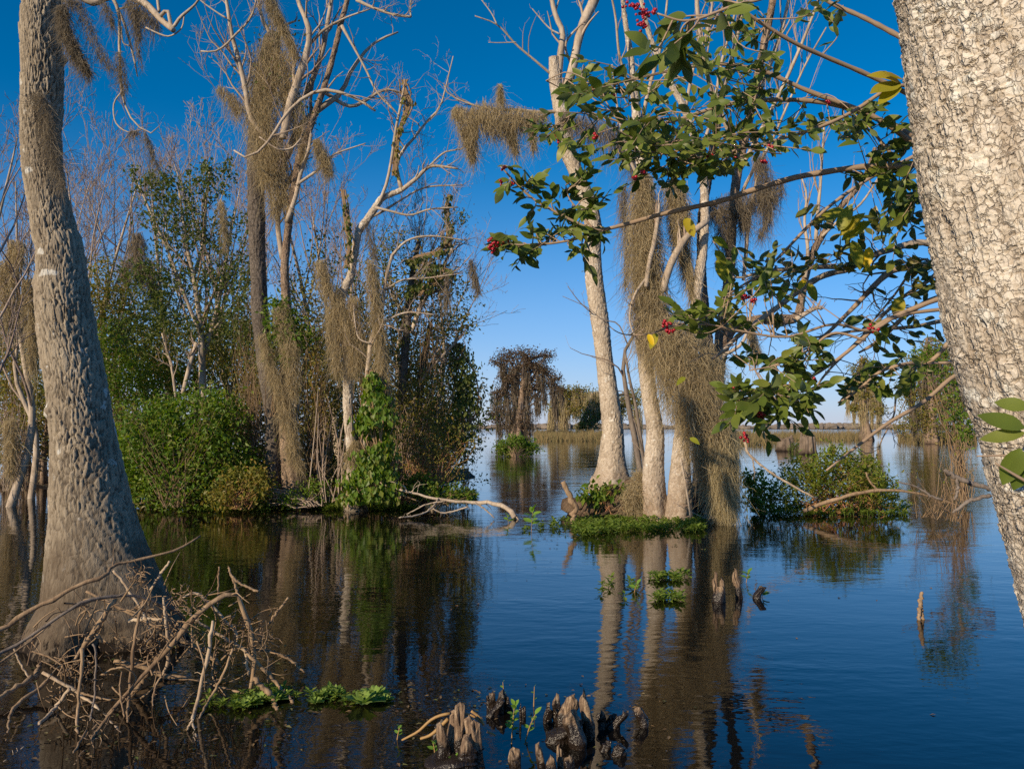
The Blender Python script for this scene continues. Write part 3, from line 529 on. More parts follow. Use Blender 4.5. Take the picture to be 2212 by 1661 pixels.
# --- left bank: tall broken trunk
t = thing("broken_tree", "tall dark broken trunk with a buttressed foot on the left bank", "tree", W(605, 1092))
d1 = 16.9
tb = [(606, 1095, 40), (600, 1070, 29), (592, 1040, 20), (590, 960, 17.5), (588, 897, 17), (575, 790, 18), (562, 683, 18), (558, 594, 17), (555, 500, 17.5), (553, 393, 19), (556, 322, 22), (565, 230, 22), (578, 150, 21), (588, 90, 18), (592, 70, 10)]
bt2 = [(650, 1095, 32), (640, 1060, 27), (632, 1020, 23), (624, 980, 19), (618, 900, 15), (618, 800, 13), (622, 700, 11), (615, 594, 9), (622, 500, 8), (643, 358, 7.5), (660, 304, 7), (679, 250, 6.5), (697, 197, 6), (714, 143, 6), (736, 54, 5.5), (750, 0, 5), (756, -50, 4)]
lb2 = lambda a, z, s: sst(1.3, 0, z) * (.16 * np.cos(a * 5 + .5) + .1 * np.cos(a * 8))
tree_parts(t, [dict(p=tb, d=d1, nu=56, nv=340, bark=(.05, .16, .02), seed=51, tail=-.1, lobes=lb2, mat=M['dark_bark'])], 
   [([(575, 130, 5), (590, 90, 4), (570, 50, 4), (560, 10, 3), (552, -40, 3)], d1), ([(590, 100, 4), (610, 60, 3), (640, 45, 2)], d1)],
   [(3, dict(n=8, lo=.2, hi=.6, up=.5, rr=.5)), (3, dict(n=3, lo=.3, hi=.7, rr=.7))], M['dark_bark'], M['limb'], M['twig'], 52)
t = thing("many_limbed_tree", "pale many limbed bare tree leaning beside the broken trunk", "tree", W(645, 1092))
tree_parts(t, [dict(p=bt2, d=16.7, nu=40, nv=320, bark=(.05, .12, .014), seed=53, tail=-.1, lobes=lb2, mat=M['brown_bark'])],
   [([(612, 300, 9), (625, 230, 9), (640, 185, 9), (655, 140, 8.5), (661, 120, 8), (667, 97, 6.5), (666, 54, 6), (655, 30, 5), (643, 0, 4.5), (635, -40, 4)], 16.5), ([(660, 205, 7), (680, 160, 6), (698, 105, 5.5), (706, 60, 5), (716, 0, 4.5), (722, -40, 4)], 16.9),
    ([(618, 340, 9), (640, 290, 9), (672, 250, 8), (705, 225, 7), (738, 200, 5.5), (755, 160, 4.5), (775, 130, 4), (800, 100, 3), (830, 82, 2.5), (860, 70, 1.8)], (16.7, 17.4)), ([(620, 480, 6), (640, 420, 5), (648, 380, 4.5), (665, 330, 4), (672, 290, 3.5)], 16.6),
    ([(505, 325, 1.6), (525, 340, 2.2), (557, 329, 2.6), (586, 297, 3), (611, 257, 3.2), (647, 218, 3.6), (697, 195, 4), (750, 205, 3.4), (790, 225, 3), (811, 240, 2.4)], 16.0), ([(560, 296, 1.6), (600, 322, 1.8), (630, 320, 2), (650, 300, 2)], 16.),
    ([(612, 300, 9), (580, 300, 6), (545, 260, 6), (536, 232, 6), (529, 186, 5.5), (514, 125, 5), (500, 72, 4.5), (489, 0, 3.5), (480, -40, 3)], (16.7, 16.2)), ([(434, 111, 1.6), (462, 112, 2), (485, 100, 2.2), (500, 84, 2.4), (539, 43, 2.2), (554, 0, 1.8), (560, -30, 1.4)], 16.1),
    ([(738, 56, 4), (760, 95, 2.6), (790, 150, 2.4), (815, 200, 2), (857, 245, 1.4)], 16.3), ([(770, 0, 4), (800, 15, 3.4), (850, 32, 3), (888, 37, 2.6)], 15.9), ([(888, 37, 1.8), (886, 20, 1.6), (890, -20, 1.4)], 15.9),
    ([(610, 560, 6), (600, 480, 5.5), (612, 420, 5), (630, 380, 4.5), (655, 340, 4)], 16.8), ([(697, 197, 5), (760, 230, 4), (830, 195, 3), (880, 205, 2)], (16.9, 17.6)), ([(489, 40, 2), (465, 25, 1.6), (432, 0, 1.2), (420, -20, 1)], 16.2), ([(640, 400, 3.6), (690, 365, 3), (720, 335, 2), (790, 310, 1.2)], 16.5),
    ([(668, 97, 4), (700, 65, 3), (745, 40, 2.2), (800, 20, 1.5)], 16.6)],
   [(4, dict(n=11, lo=.25, hi=.65, up=.35, ang=(25, 60), rr=.45, keep=.7)), (3, dict(n=5, lo=.3, hi=.7, up=.2, rr=.6, keep=.6)), (3, dict(n=3, lo=.4, hi=.8, rr=.7, keep=.5, up=.1))], M['brown_bark'], M['limb'], M['twig'], 54)

# --- leaning maple over the vines
t = thing("leaning_bare_tree", "pale leaning bare tree wound in dry vines, right of the broken trunk", "tree", W(770, 1092))
mp = [(768, 1095, 26), (764, 1040, 17), (761, 983, 12), (752, 898, 10), (752, 826, 11), (750, 755, 11), (730, 683, 10), (742, 630, 9), (758, 594, 8), (766, 550, 8), (775, 500, 8), (790, 479, 8), (815, 443, 7.5), (825, 429, 7), (845, 420, 6), (868, 411, 5.5)]
tree_parts(t, [dict(p=mp, d=16.2, nu=40, nv=320, bark=(.05, .10, .014), seed=55, tail=-.1)],
   [([(868, 411, 5), (900, 385, 4.5), (926, 361, 4), (955, 360, 3), (990, 365, 2)], 16.2), ([(868, 411, 5), (860, 380, 4), (857, 350, 4), (875, 320, 3.6), (890, 304, 3), (920, 265, 2.6), (950, 232, 2), (965, 180, 1.6), (979, 122, 1)], (16.2, 16.6)),
    ([(820, 436, 4), (836, 393, 3.4), (848, 330, 3), (854, 286, 3), (868, 215, 2.4), (875, 172, 1.6)], 16.1), ([(810, 448, 3), (850, 458, 2.6), (886, 465, 2.4), (930, 452, 2), (990, 448, 1.4)], 16.), ([(926, 361, 2.5), (960, 330, 2), (1000, 320, 1.4), (1030, 290, 1)], 16.3),
    ([(800, 470, 3), (830, 455, 3), (870, 430, 2), (920, 405, 2), (1000, 400, 1.2)], 16.4), ([(788, 969, 4), (790, 844, 4.5), (797, 772, 5), (801, 740, 5.5), (811, 708, 5), (826, 672, 4.5), (829, 629, 4), (836, 594, 3.6), (847, 551, 3)], 15.9), ([(811, 708, 3), (840, 690, 2.6), (880, 675, 2), (940, 680, 1.5)], 15.9),
    ([(738, 690, 5), (720, 640, 4), (700, 600, 3.6), (690, 570, 3)], 16.3), ([(829, 629, 2), (870, 605, 2), (930, 600, 1.6), (1000, 590, 1)], 15.9), ([(800, 742, 2), (775, 730, 1.6), (766, 690, 1.4), (764, 660, 1)], 15.8), ([(847, 551, 3), (880, 520, 2.4), (930, 510, 2), (1010, 520, 1.2)], 16.2)],
   [(4, dict(n=11, lo=.2, hi=.6, up=.2, ang=(30, 70), rr=.45, keep=.8, wig=.25)), (3, dict(n=6, lo=.3, hi=.7, up=.05, rr=.6, keep=.6, wig=.3)), (3, dict(n=3, lo=.4, hi=.9, rr=.7, keep=.6, up=0., wig=.35))], M['pale_bark'], M['limb'], M['twig'], 56)
# ------------------------------------------------------------------ left bank: shrubs, vines, bare trees behind
def shrub(name, label, cat, blobs, depth, n, size, mat, base, seed, m=60, r0=.012, twig='brush', group=None, mesh_name="foliage", **kw):
    r = RNG(seed); bases = np.array([D(x, y, dd) if y < 930 else D(x, y, min(dd, float(wd(y)))) for x, y, dd in base]); bases[:, 2] = np.minimum(bases[:, 2], .1) if kw.pop('ground', True) else bases[:, 2]
    t = thing(name, label, cat, bases.mean(0), group)
    b = B(); cen = cloud(b, r, blobs, depth, n, size, **kw); b.obj(mesh_name, M[mat], t, smooth=False, kind="stuff")
    if m: b = B(); stems(b, r, bases, cen, m, r0); b.obj("stems", M[twig], t, kind="stuff")
    return t
# green vine covered mound
shrub("vine_thicket", "rounded mound of bright green vines at the water, right of the thick grey trunk", "vines", [(400, 1000, 130, 90), (320, 960, 70, 80), (490, 1000, 70, 80), (430, 895, 80, 50), (500, 900, 40, 40), (360, 880, 40, 40), (350, 1060, 80, 40), (300, 1020, 50, 70), (520, 1040, 50, 45)], 16.6, 14500, .09, 'bright', [(400, 1080, 16.6), (330, 1080, 16.6), (500, 1080, 16.6)], 61, 90, spread=.2, rzf=.8, clump=20, shell=.6, fold=.2)
shrub("reddish_shrub", "low yellowish shrub leaning over the water before the dark mound", "shrub", [(520, 1055, 60, 40), (480, 1075, 40, 22), (560, 1040, 30, 30)], 15.7, 1500, .08, 'olive', [(520, 1098, 15.7)], 62, 50, twig='redstick', spread=.25, clump=14)
# glossy leaved tree with many upright stems
t = thing("glossy_tree", "dark green glossy leaved tree with forked stems behind the vine mound", "tree", D(435, 960, 18.5))
rr_ = RNG(63)
tree_parts(t, [], [([(440, 900, 8), (437, 800, 8), (435, 740, 7), (430, 680, 6), (418, 600, 5), (405, 540, 4), (395, 470, 3), (385, 400, 2)], 18.5), ([(437, 780, 5), (460, 700, 4.5), (475, 640, 4), (490, 560, 3), (500, 480, 2)], 18.6), ([(432, 720, 4), (400, 640, 3.6), (370, 560, 3), (330, 470, 2.4), (300, 400, 1.6)], 18.4), ([(395, 850, 5), (410, 790, 5), (425, 740, 4.5)], 18.2), ([(418, 600, 4), (440, 520, 3.5), (445, 430, 3), (455, 360, 2)], 18.7), ([(435, 740, 4), (480, 690, 3), (520, 640, 2.4)], 18.6), ([(380, 860, 3), (370, 790, 3), (350, 720, 2)], 18.3)],
   [(4, dict(n=10, lo=.2, hi=.5, up=.4, rr=.5)), (3, dict(n=4, lo=.3, hi=.6, rr=.6))], None, M['limb'], M['twig'], 63)
b = B(); cloud(b, rr_, [(330, 410, 45, 50), (300, 375, 30, 18), (400, 420, 70, 60), (430, 370, 40, 35), (490, 380, 18, 65), (370, 500, 70, 60), (450, 500, 70, 60), (420, 590, 100, 60), (320, 620, 70, 60), (500, 600, 50, 70), (400, 690, 110, 60), (300, 720, 70, 60), (520, 700, 50, 60)], 18.5, 6800, .10, spread=.19, clump=20, shell=.35); b.obj("foliage", M['green'], t, smooth=False, kind="stuff")
for i, (lab, bl, d_, n_, s_, mt) in enumerate([
    ("sunlit green bush between the thick grey trunk and the vine mound", [(270, 860, 70, 90), (240, 780, 60, 90), (330, 830, 90, 60)], 19.5, 6500, .085, 'bright'),
    ("olive bush with dead twigs above the vine mound", [(450, 830, 110, 60), (520, 800, 70, 90), (370, 770, 100, 70)], 20.5, 6500, .085, 'olive'),
    ("tall yellow leaved bush close to the thick grey trunk", [(220, 620, 40, 70), (250, 680, 60, 80), (230, 740, 50, 60)], 21., 3600, .09, 'olive'),
    ("loose green bush below the glossy tree's crown", [(330, 720, 100, 80), (480, 740, 80, 80)], 22., 6000, .09, 'green')]):
    shrub("bank_bush", lab, "bush", bl, d_, n_, s_, mt, [(bl[0][0], 960, d_)], 70 + i, 50, group="bushes on the left bank", spread=.24, clump=18)
for i, (lab, bl, d_, n_, s_, mt) in enumerate([
    ("golden leaved bush low behind the broken trunk's left side", [(540, 850, 40, 60), (500, 760, 50, 60), (560, 780, 30, 70)], 19., 2600, .085, 'olive'),
    ("yellow green bush between the broken trunk and the vine column", [(690, 900, 40, 70), (720, 820, 50, 60), (670, 800, 30, 60)], 18.5, 3200, .085, 'olive'),
    ("green bush low behind the vine column", [(790, 900, 50, 80), (760, 1010, 50, 50), (850, 980, 40, 60), (700, 1020, 40, 40)], 18.2, 3400, .085, 'green'),
    ("sunlit shrub low at the foot of the broken trunk", [(680, 1060, 30, 24), (560, 1065, 40, 26), (640, 1075, 40, 14)], 16.2, 1200, .075, 'bright'),
    ("tangled olive shrub above the dark bank tree's roots", [(860, 900, 40, 70), (910, 860, 50, 60), (930, 950, 50, 50)], 16.9, 2200, .07, 'olive'),
    ("thin golden shrub left of the thick grey trunk", [(30, 740, 50, 70), (70, 860, 40, 60), (-20, 820, 50, 70)], 20., 2400, .09, 'olive')]):
    shrub("bank_bush", lab, "bush", bl, d_, n_, s_, mt, [(bl[0][0], 1000, d_)], 170 + i, 70, group="bushes on the left bank", spread=.34, clump=12, twig='twig')
for i, (lab, bl, d_, n_, s_, mt, bs) in enumerate([
    ("climbing tangle of olive vines high between the broken trunk and the leaning tree", [(650, 640, 40, 50), (690, 560, 26, 50), (700, 700, 40, 60), (660, 760, 40, 50)], 17.6, 1500, .085, 'olive', (690, 1000)),
    ("climbing green vine mass over the leaning tree's lower limbs", [(790, 640, 36, 60), (830, 560, 34, 46), (770, 700, 34, 60), (850, 680, 40, 60), (800, 760, 40, 50)], 17.0, 1900, .08, 'green', (800, 1000)),
    ("airy yellowish vine sprays in the twigs over the dark bank tree", [(920, 560, 50, 36), (970, 600, 40, 40), (990, 660, 36, 50), (860, 520, 40, 30), (1000, 480, 24, 30)], 17.2, 900, .075, 'olive', (920, 950)),
    ("ragged leafy sprays climbing the left side of the broken trunk", [(540, 600, 24, 60), (520, 680, 36, 60), (535, 500, 16, 50), (545, 760, 24, 60)], 17.6, 1200, .085, 'green', (545, 1000)),
    ("trailing green vines hanging over the front of the vine mound", [(300, 900, 50, 30), (360, 930, 30, 50), (440, 950, 40, 60), (380, 1050, 60, 40), (470, 860, 50, 24), (280, 980, 26, 60)], 15.9, 1500, .10, 'bright', (380, 1090))]):
    shrub("climbing_vine", lab, "vine", bl, d_, n_, s_, mt, [(*bs, d_)], 190 + i, 46, group="vines climbing on the left bank", spread=.42, clump=9, twig='brush', r0=.009)
# vines over the broken trunk
shrub("trunk_vine", "leafy vine draped round the middle of the broken trunk", "vine", [(610, 690, 45, 35), (590, 660, 30, 25), (640, 720, 40, 30), (620, 750, 25, 45), (590, 760, 15, 50)], 16.4, 1500, .10, 'bright', [(600, 900, 16.6)], 76, 24, spread=.25, clump=14, ground=False)
shrub("trunk_vine", "small green leaves sprouting round the broken top of the trunk", "vine", [(590, 70, 40, 30), (630, 90, 30, 50), (530, 130, 30, 40), (600, 180, 60, 60), (660, 240, 20, 60)], 16.8, 360, .085, 'green', [(590, 200, 16.8)], 77, 12, ground=False, spread=.4, clump=5)
# bright heart leaved vine column, hanging leaves facing the light
def vine_column(name, label, path, depth, n, size, mat, seed, hang=1.1, dens=1.):
    r = RNG(seed); q = np.asarray(path, float); t = thing(name, label, "vine", W(q[-1, 0], max(q[-1, 1], 1000)))
    seg = np.hypot(*np.diff(q[:, :2], axis=0).T) * (q[:-1, 2] + q[1:, 2]); i = r.choice(len(seg), n, p=seg / seg.sum()); u = r.random(n)
    x, y, hw = (lerp(q[i, c], q[i + 1, c], u) for c in range(3)); a = r.uniform(0, 2 * np.pi, n); rad = r.uniform(.5, 1.15, n) * (.55 + .9 * vnoise(x * .05, y * .045, None, seed)); rad = np.where(r.random(n) < .14, rad * 1.5, rad)
    p = D(x + rad * np.cos(a) * hw, y, depth + rad * np.sin(a) * hw / F * depth); p[:, 2] = np.maximum(p[:, 2], .03); kp = vnoise(x * .07 + seed, y * .05 + a * .6, None, seed) > .3; p, a = p[kp], a[kp]; n = len(p)
    nv = nrm(np.c_[np.cos(a), np.sin(a), .35 + 0 * a] + r.normal(size=(n, 3)) * .5); d = nrm(np.c_[r.normal(size=(n, 2)) * .4, -np.ones(n) * hang])
    b = B(); leaves(b, p, d, nv, size * r.uniform(.6, 1.3, n), .72, .15); b.obj("foliage", M[mat], t, smooth=False, kind="stuff")
    st = [limb([(qq[0] + r.normal() * qq[2] * .5, qq[1], 1.6) for qq in q], depth, 14) for _ in range(9)]
    b = B(); tubes(b, np.concatenate([s[0] for s in st]), np.concatenate([s[1] for s in st]), 4); b.obj("stems", M['brush'], t, kind="stuff"); return t
vine_column("heart_leaf_vine", "bright green column of heart shaped leaves at the left bank's tip", [(800, 800, 10), (808, 840, 22), (815, 890, 32), (815, 950, 38), (812, 1000, 44), (800, 1050, 58), (790, 1082, 66)], 15.6, 2900, .115, 'bright', 81)
vine_column("heart_leaf_vine", "green vine curtain on the right end of the left bank", [(985, 740, 22), (1000, 800, 30), (1005, 870, 32), (1000, 930, 28), (985, 965, 18)], 17.5, 1700, .085, 'green', 82)
vine_column("heart_leaf_vine", "thin vine string hanging from the leaning bare tree", [(742, 410, 5), (750, 470, 7), (756, 530, 7), (750, 580, 6)], 16., 110, .10, 'green', 83)
vine_column("heart_leaf_vine", "leafy vine string near the top of the leaning bare tree", [(870, 172, 8), (876, 200, 12), (880, 230, 9), (858, 300, 5), (852, 380, 6)], 16.1, 200, .085, 'olive', 84)
vine_column("heart_leaf_vine", "dark vine strands hanging in the bare twigs above the dark bank tree", [(970, 420, 6), (966, 460, 9), (972, 500, 11), (960, 540, 12), (900, 560, 30), (950, 590, 34), (890, 640, 22)], 16.9, 800, .10, 'green', 85)
# dark tree at the end of the bank
t = thing("dark_bank_tree", "dark leafy tree draped with vines at the end of the left bank", "tree", W(880, 1075))
tree_parts(t, [dict(p=[(862, 1080, 16), (864, 1000, 11), (868, 900, 10), (872, 800, 9), (880, 700, 8), (890, 600, 6), (905, 520, 4)], d=17.2, nu=28, nv=160, bark=(.05, .1, .006), seed=57, tail=-.1, mat=M['dark_bark']), dict(p=[(905, 1075, 13), (912, 980, 10), (905, 880, 8), (915, 780, 7), (930, 700, 5)], d=17.6, nu=24, nv=120, bark=(.05, .1, .006), seed=58, tail=-.1, mat=M['dark_bark'])],
   [([(888, 720, 5), (910, 660, 5), (940, 610, 4.5), (965, 560, 3), (985, 520, 2)], 17.2), ([(905, 830, 4), (935, 790, 4), (965, 760, 3.5), (1000, 720, 2)], 17.3), ([(880, 700, 4), (850, 640, 3.6), (840, 590, 3)], 17.4)],
   [(4, dict(n=12, lo=.3, hi=.7, up=.1, rr=.5)), (3, dict(n=5, lo=.3, hi=.7, rr=.6, grav=.03))], M['dark_bark'], M['limb'], M['twig'], 59)
b = B(); r = RNG(60); cloud(b, r, [(880, 640, 60, 60), (940, 610, 50, 50), (930, 700, 70, 60), (890, 760, 60, 70), (950, 800, 60, 60), (900, 850, 60, 70), (960, 890, 50, 60), (900, 940, 55, 60), (960, 960, 40, 40), (880, 1020, 40, 50), (940, 1010, 50, 40), (1000, 700, 30, 40)], 17.6, 6000, .085, spread=.24, clump=18, shell=.4); b.obj("foliage", M['olive'], t, smooth=False, kind="stuff")
shrub("tangled_bush", "brown twiggy bush with reddish leaves dipping in the water at the bank's end", "bush", [(930, 960, 70, 40), (960, 1000, 50, 40), (900, 1000, 50, 40), (1000, 950, 35, 30)], 16.5, 1000, .06, 'olive', [(900, 1070, 16.5), (940, 1075, 16.5)], 86, 130, twig='redstick', spread=.35, clump=10, r0=.010)
shrub("water_willow", "fresh green leafy plant at the waterline of the bank's end", "plant", [(905, 1050, 40, 26), (950, 1062, 60, 16), (1000, 1068, 40, 9)], 16.2, 1500, .075, 'bright', [(910, 1080, 16.2), (960, 1075, 16.2)], 87, 40, spread=.25, clump=12)
shrub("water_willow", "sparse leafy sprig hanging over open water right of the bank", "plant", [(1035, 1040, 25, 14), (1012, 985, 20, 30)], 17.5, 140, .075, 'green', [(1000, 1050, 17.5)], 88, 10, spread=.4, clump=5)
# stalks between the trunks
r = RNG(90); t = thing("dry_stalks", "upright pale dry stalks between the broken trunk and the vine column", "stalks", W(690, 1085)); b = B()
for k in range(17):
    x0 = r.uniform(655, 765); x1 = x0 + r.normal() * 14; y1 = r.uniform(820, 1010); P, R_ = limb([(x0, 1085, 1.3), ((x0 + x1) / 2 + r.normal() * 6, (y1 + 1085) / 2, 1.1), (x1 + r.normal() * 8, y1, .6)], 16.4 + r.normal() * .3, 8); tubes(b, P, R_, 5)
    P2, R2 = branchlets(r, P, R_, 5, .08, .2, up=.4, rr=.6); tubes(b, P2, np.maximum(R2, .003), 3)
b.obj("stalk", M['twig'], t, kind="stuff")
# deep undergrowth that closes the view under the trees of the left bank
r = RNG(91); b = B()
cloud(b, r, [(x, y, 90, 75, sh) for x, y, sh in [(-150, 700, 6), (-60, 740, 5), (30, 700, 6), (40, 860, 4), (-80, 880, 4), (190, 760, 6), (330, 820, 4), (600, 760, 5), (560, 880, 3), (660, 720, 6), (720, 760, 5), (680, 880, 3), (780, 800, 4), (840, 740, 5), (830, 880, 3), (920, 900, 3), (900, 800, 4), (700, 990, 2), (620, 980, 2), (860, 980, 2), (200, 880, 3), (140, 930, 4), (60, 960, 3), (-60, 960, 3), (940, 980, 2), (560, 1000, 1), (500, 900, 3), (700, 920, 4), (760, 940, 4), (800, 1000, 3), (700, 1040, 2), (780, 1040, 2), (640, 1040, 2), (880, 1020, 3), (840, 960, 3), (950, 940, 3), (980, 880, 3), (400, 1030, -3.5), (310, 1040, -3.5), (500, 1050, -3.5), (450, 960, -3.2), (340, 960, -3.2), (560, 1060, -3.4)]], 20.5, 70000, .12, spread=.26, clump=26, shell=.3)
b.obj("undergrowth", M['under'], smooth=False, kind="stuff", label="dense dark undergrowth closing the view behind the left bank")
# two small bare trees shared by the background, then one thing per tree
def bare(seed, hgt=7., spread=.5, kids=9, twig='grey_twig'):
    r = RNG(seed); P = cr([(0, 0, -.3), (r.normal() * .15, r.normal() * .15, hgt * .25), (r.normal() * .3, r.normal() * .2, hgt * .55), (r.normal() * .5, r.normal() * .3, hgt)], 16)[None]; R = np.linspace(.11, .012, 16)[None]
    tr = B(); tubes(tr, P, R, 10); cr_ = B(); P1, R1 = branchlets(r, P, R, kids, .35, .75, ang=(25, 50), up=.45, tmin=.25, rr=.5, k=8, wig=.12); tubes(cr_, P1, R1, 5)
    P2, R2 = branchlets(r, P1, R1, 6, .3, .6, ang=(25, 55), up=.3, rr=.55, wig=.15); tubes(cr_, P2, np.maximum(R2, .006), 4); P3, R3 = branchlets(r, P2, R2, 5, .35, .7, ang=(25, 55), up=.25, rr=.6); tubes(cr_, P3, np.maximum(R3, .0045), 3)
    P4, R4 = branchlets(r, P3, R3, 3, .4, .8, rr=.7, up=.2, k=4); tubes(cr_, P4, np.maximum(R4, .0035), 3)
    return tr.mesh("trunk", M['brown_bark'] if False else M['limb']), cr_.mesh("crown", M[twig])
BT = [bare(s, twig=tw) for s, tw in ((1, 'grey_twig'), (2, 'twig'), (3, 'grey_twig'), (4, 'twig'))]
for i, (x, ytop, d, k, lab) in enumerate([
    (-40, 210, 15., 0, "dense bare tree at the left edge beside the thick grey trunk's top"), (20, 330, 17., 2, "bare twiggy tree half hidden behind the thick grey trunk"), (175, 300, 23., 0, "pinkish bare tree just right of the thick grey trunk"), (262, 320, 24., 1, "pale forked bare tree behind the glossy tree's left side"),
    (330, 290, 26., 2, "slender bare tree rising above the glossy tree's left shoulder"), (415, 250, 27., 1, "tallest bare twig crown above the glossy tree"), (150, 430, 25., 3, "short bare tree low behind the thick grey trunk"), (480, 330, 26., 0, "bare tree between the glossy tree and the broken trunk"),
    (640, 330, 20., 3, "bare tree with upright twigs right behind the broken trunk"), (700, 360, 21., 0, "bare tree with fine dark twigs under the many limbed tree"), (760, 420, 20., 2, "bare tree behind the leaning tree's bend"), (880, 420, 19.5, 1, "bare tree with spreading twigs above the dark bank tree"),
    (940, 480, 18.8, 0, "low bare tree reaching out over the channel"), (70, 480, 19., 3, "bare tree low behind the thick grey trunk's left side"), (-90, 420, 18., 1, "bare tree cut off by the left edge"), (560, 420, 22., 2, "thin bare tree tight behind the broken trunk")]):
    h_ = float(D(x, ytop, d)[2]); p = D(x, 930, d); rt_ = thing("bare_tree", lab, "tree", (p[0], p[1], 0), "bare trees behind the left bank")
    rt_.rotation_euler = (0, 0, i * 1.7)
    for nm, me in zip(("trunk", "crown"), BT[k]):
        o = bpy.data.objects.new(nm, me); COL.objects.link(o); o.parent = rt_
    s_ = max(.6, (h_ + .2) / 7.8); rt_.scale = (s_ * .9, s_ * .9, s_)
# buttressed cypresses at the far left
for i, (x, hw, lean, lab) in enumerate([(60, 9, -8, "leaning cypress with buttress roots beside the thick grey trunk's left"), (22, 11, 6, "middle buttressed cypress standing in the dark water at the left edge"), (92, 8, 12, "slim buttressed cypress closest to the thick grey trunk"), (-20, 12, 4, "buttressed cypress cut by the left edge")]):
    t = thing("buttress_cypress", lab, "tree", W(x, 1045), "buttressed cypresses at the far left")
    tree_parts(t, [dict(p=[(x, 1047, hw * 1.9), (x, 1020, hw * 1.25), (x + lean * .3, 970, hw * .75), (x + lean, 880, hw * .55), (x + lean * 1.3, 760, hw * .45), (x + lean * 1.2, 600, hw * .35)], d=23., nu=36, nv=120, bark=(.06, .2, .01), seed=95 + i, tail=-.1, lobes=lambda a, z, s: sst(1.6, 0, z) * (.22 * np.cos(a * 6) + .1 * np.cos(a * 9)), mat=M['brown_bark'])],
       [([(x + lean * .3, 960, hw * .4), (x + 20, 920, hw * .3), (x + 45, 880, hw * .2)], 23.), ([(x + lean, 800, 3), (x - 30, 740, 2.4), (x - 60, 700, 1.6)], 22.8)], [(3, dict(n=6, lo=.4, hi=.9, rr=.5)), (3, dict(n=4, lo=.3, hi=.7, rr=.6))], M['brown_bark'], M['limb'], M['grey_twig'], 96 + i)
shrub("bank_bush", "olive bush overhanging the dark water at the left edge", "bush", [(60, 880, 60, 50), (20, 930, 60, 40), (90, 800, 40, 60), (0, 800, 60, 60)], 22.4, 2600, .10, 'olive', [(40, 1000, 23.)], 97, 40, group="bushes on the left bank", spread=.3, clump=10)
# ------------------------------------------------------------------ Spanish moss, each hanging mass a thing
def moss_thing(label, paths, depth, n, seed, mat='moss', **kw):
    r = RNG(seed); b = B(); tot = sum(p[1] for p in paths)
    for p, wgt in paths: moss(b, r, p, depth, int(n * wgt / tot), **kw)
    return tag(b.obj("spanish_moss", M[mat], smooth=False), label, "spanish moss", "Spanish moss on the trees")
moss_thing("thick moss sheath wrapped round the twin trunks' upper half", [([(1390, 375, 14), (1392, 430, 30), (1393, 520, 36), (1398, 600, 38), (1408, 680, 44), (1420, 740, 50)], 1.)], 14.1, 21000, 101, L=.15, hang=.5)
moss_thing("great shaggy moss drape slanting down right of the twin trunks", [([(1410, 690, 34), (1450, 760, 55), (1490, 830, 70), (1525, 890, 62), (1555, 950, 38)], 1.), ([(1400, 720, 24), (1440, 730, 60), (1500, 770, 50), (1545, 820, 36)], .5), ([(1500, 850, 30), (1508, 930, 26), (1512, 990, 18), (1524, 1040, 10)], .28)], 13.9, 30000, 102, L=.17, hang=.5)
moss_thing("long pale moss curtain touching the water right of the clump", [([(1545, 900, 26), (1560, 960, 32), (1568, 1030, 30), (1570, 1090, 24), (1570, 1116, 20)], 1.), ([(1530, 1000, 9), (1538, 1060, 10), (1542, 1100, 7)], .12)], 13.85, 15000, 103, mat='pale_moss', L=.17, hang=.72, curl=.5)
moss_thing("moss beard on the cut limb above the twin trunks", [([(1455, 390, 22), (1465, 450, 26), (1470, 520, 20), (1488, 590, 10), (1500, 640, 8)], 1.)], 14.2, 7000, 104, L=.15, hang=.6)
moss_thing("wide moss clump hanging on the branch left of the leaning pale tree", [([(980, 232, 10), (1010, 255, 30), (1040, 250, 34), (1080, 258, 34), (1120, 258, 28), (1155, 252, 16), (1180, 246, 8)], 1.), ([(1010, 270, 20), (1018, 315, 14), (1022, 345, 5)], .25), ([(1100, 275, 14), (1110, 310, 8), (1117, 330, 4)], .12), ([(1148, 255, 12), (1152, 300, 7), (1153, 325, 3)], .1), ([(1080, 180, 6), (1082, 220, 7)], .07)], 15.4, 13000, 105, L=.13, hang=.6, curl=.7, fringe=.15)
moss_thing("thin moss veil between the leaning tree and the moss sheath", [([(1210, 245, 10), (1270, 270, 22), (1330, 285, 22), (1370, 330, 20), (1385, 400, 14)], 1.), ([(1345, 400, 10), (1352, 480, 9), (1356, 560, 6), (1352, 620, 4)], .4)], 14.8, 4200, 106, mat='grey_moss', fringe=.2, L=.2, hang=.65)
moss_thing("grey moss clump on the bare stems above the yellow leaves", [([(1520, 460, 16), (1570, 440, 26), (1620, 430, 26), (1670, 420, 20), (1690, 390, 10)], 1.), ([(1640, 330, 14), (1650, 380, 18), (1655, 430, 18), (1660, 470, 10), (1640, 510, 6)], .7), ([(1560, 450, 20), (1570, 520, 14), (1575, 560, 6)], .4), ([(1600, 440, 20), (1610, 490, 10)], .3)], 15.2, 8500, 107, mat='grey_moss', L=.17, hang=.55)
moss_thing("small moss tuft on the bent limb right of the clump", [([(1615, 690, 8), (1625, 730, 10), (1640, 770, 8)], 1.)], 15.1, 1200, 108, L=.15)
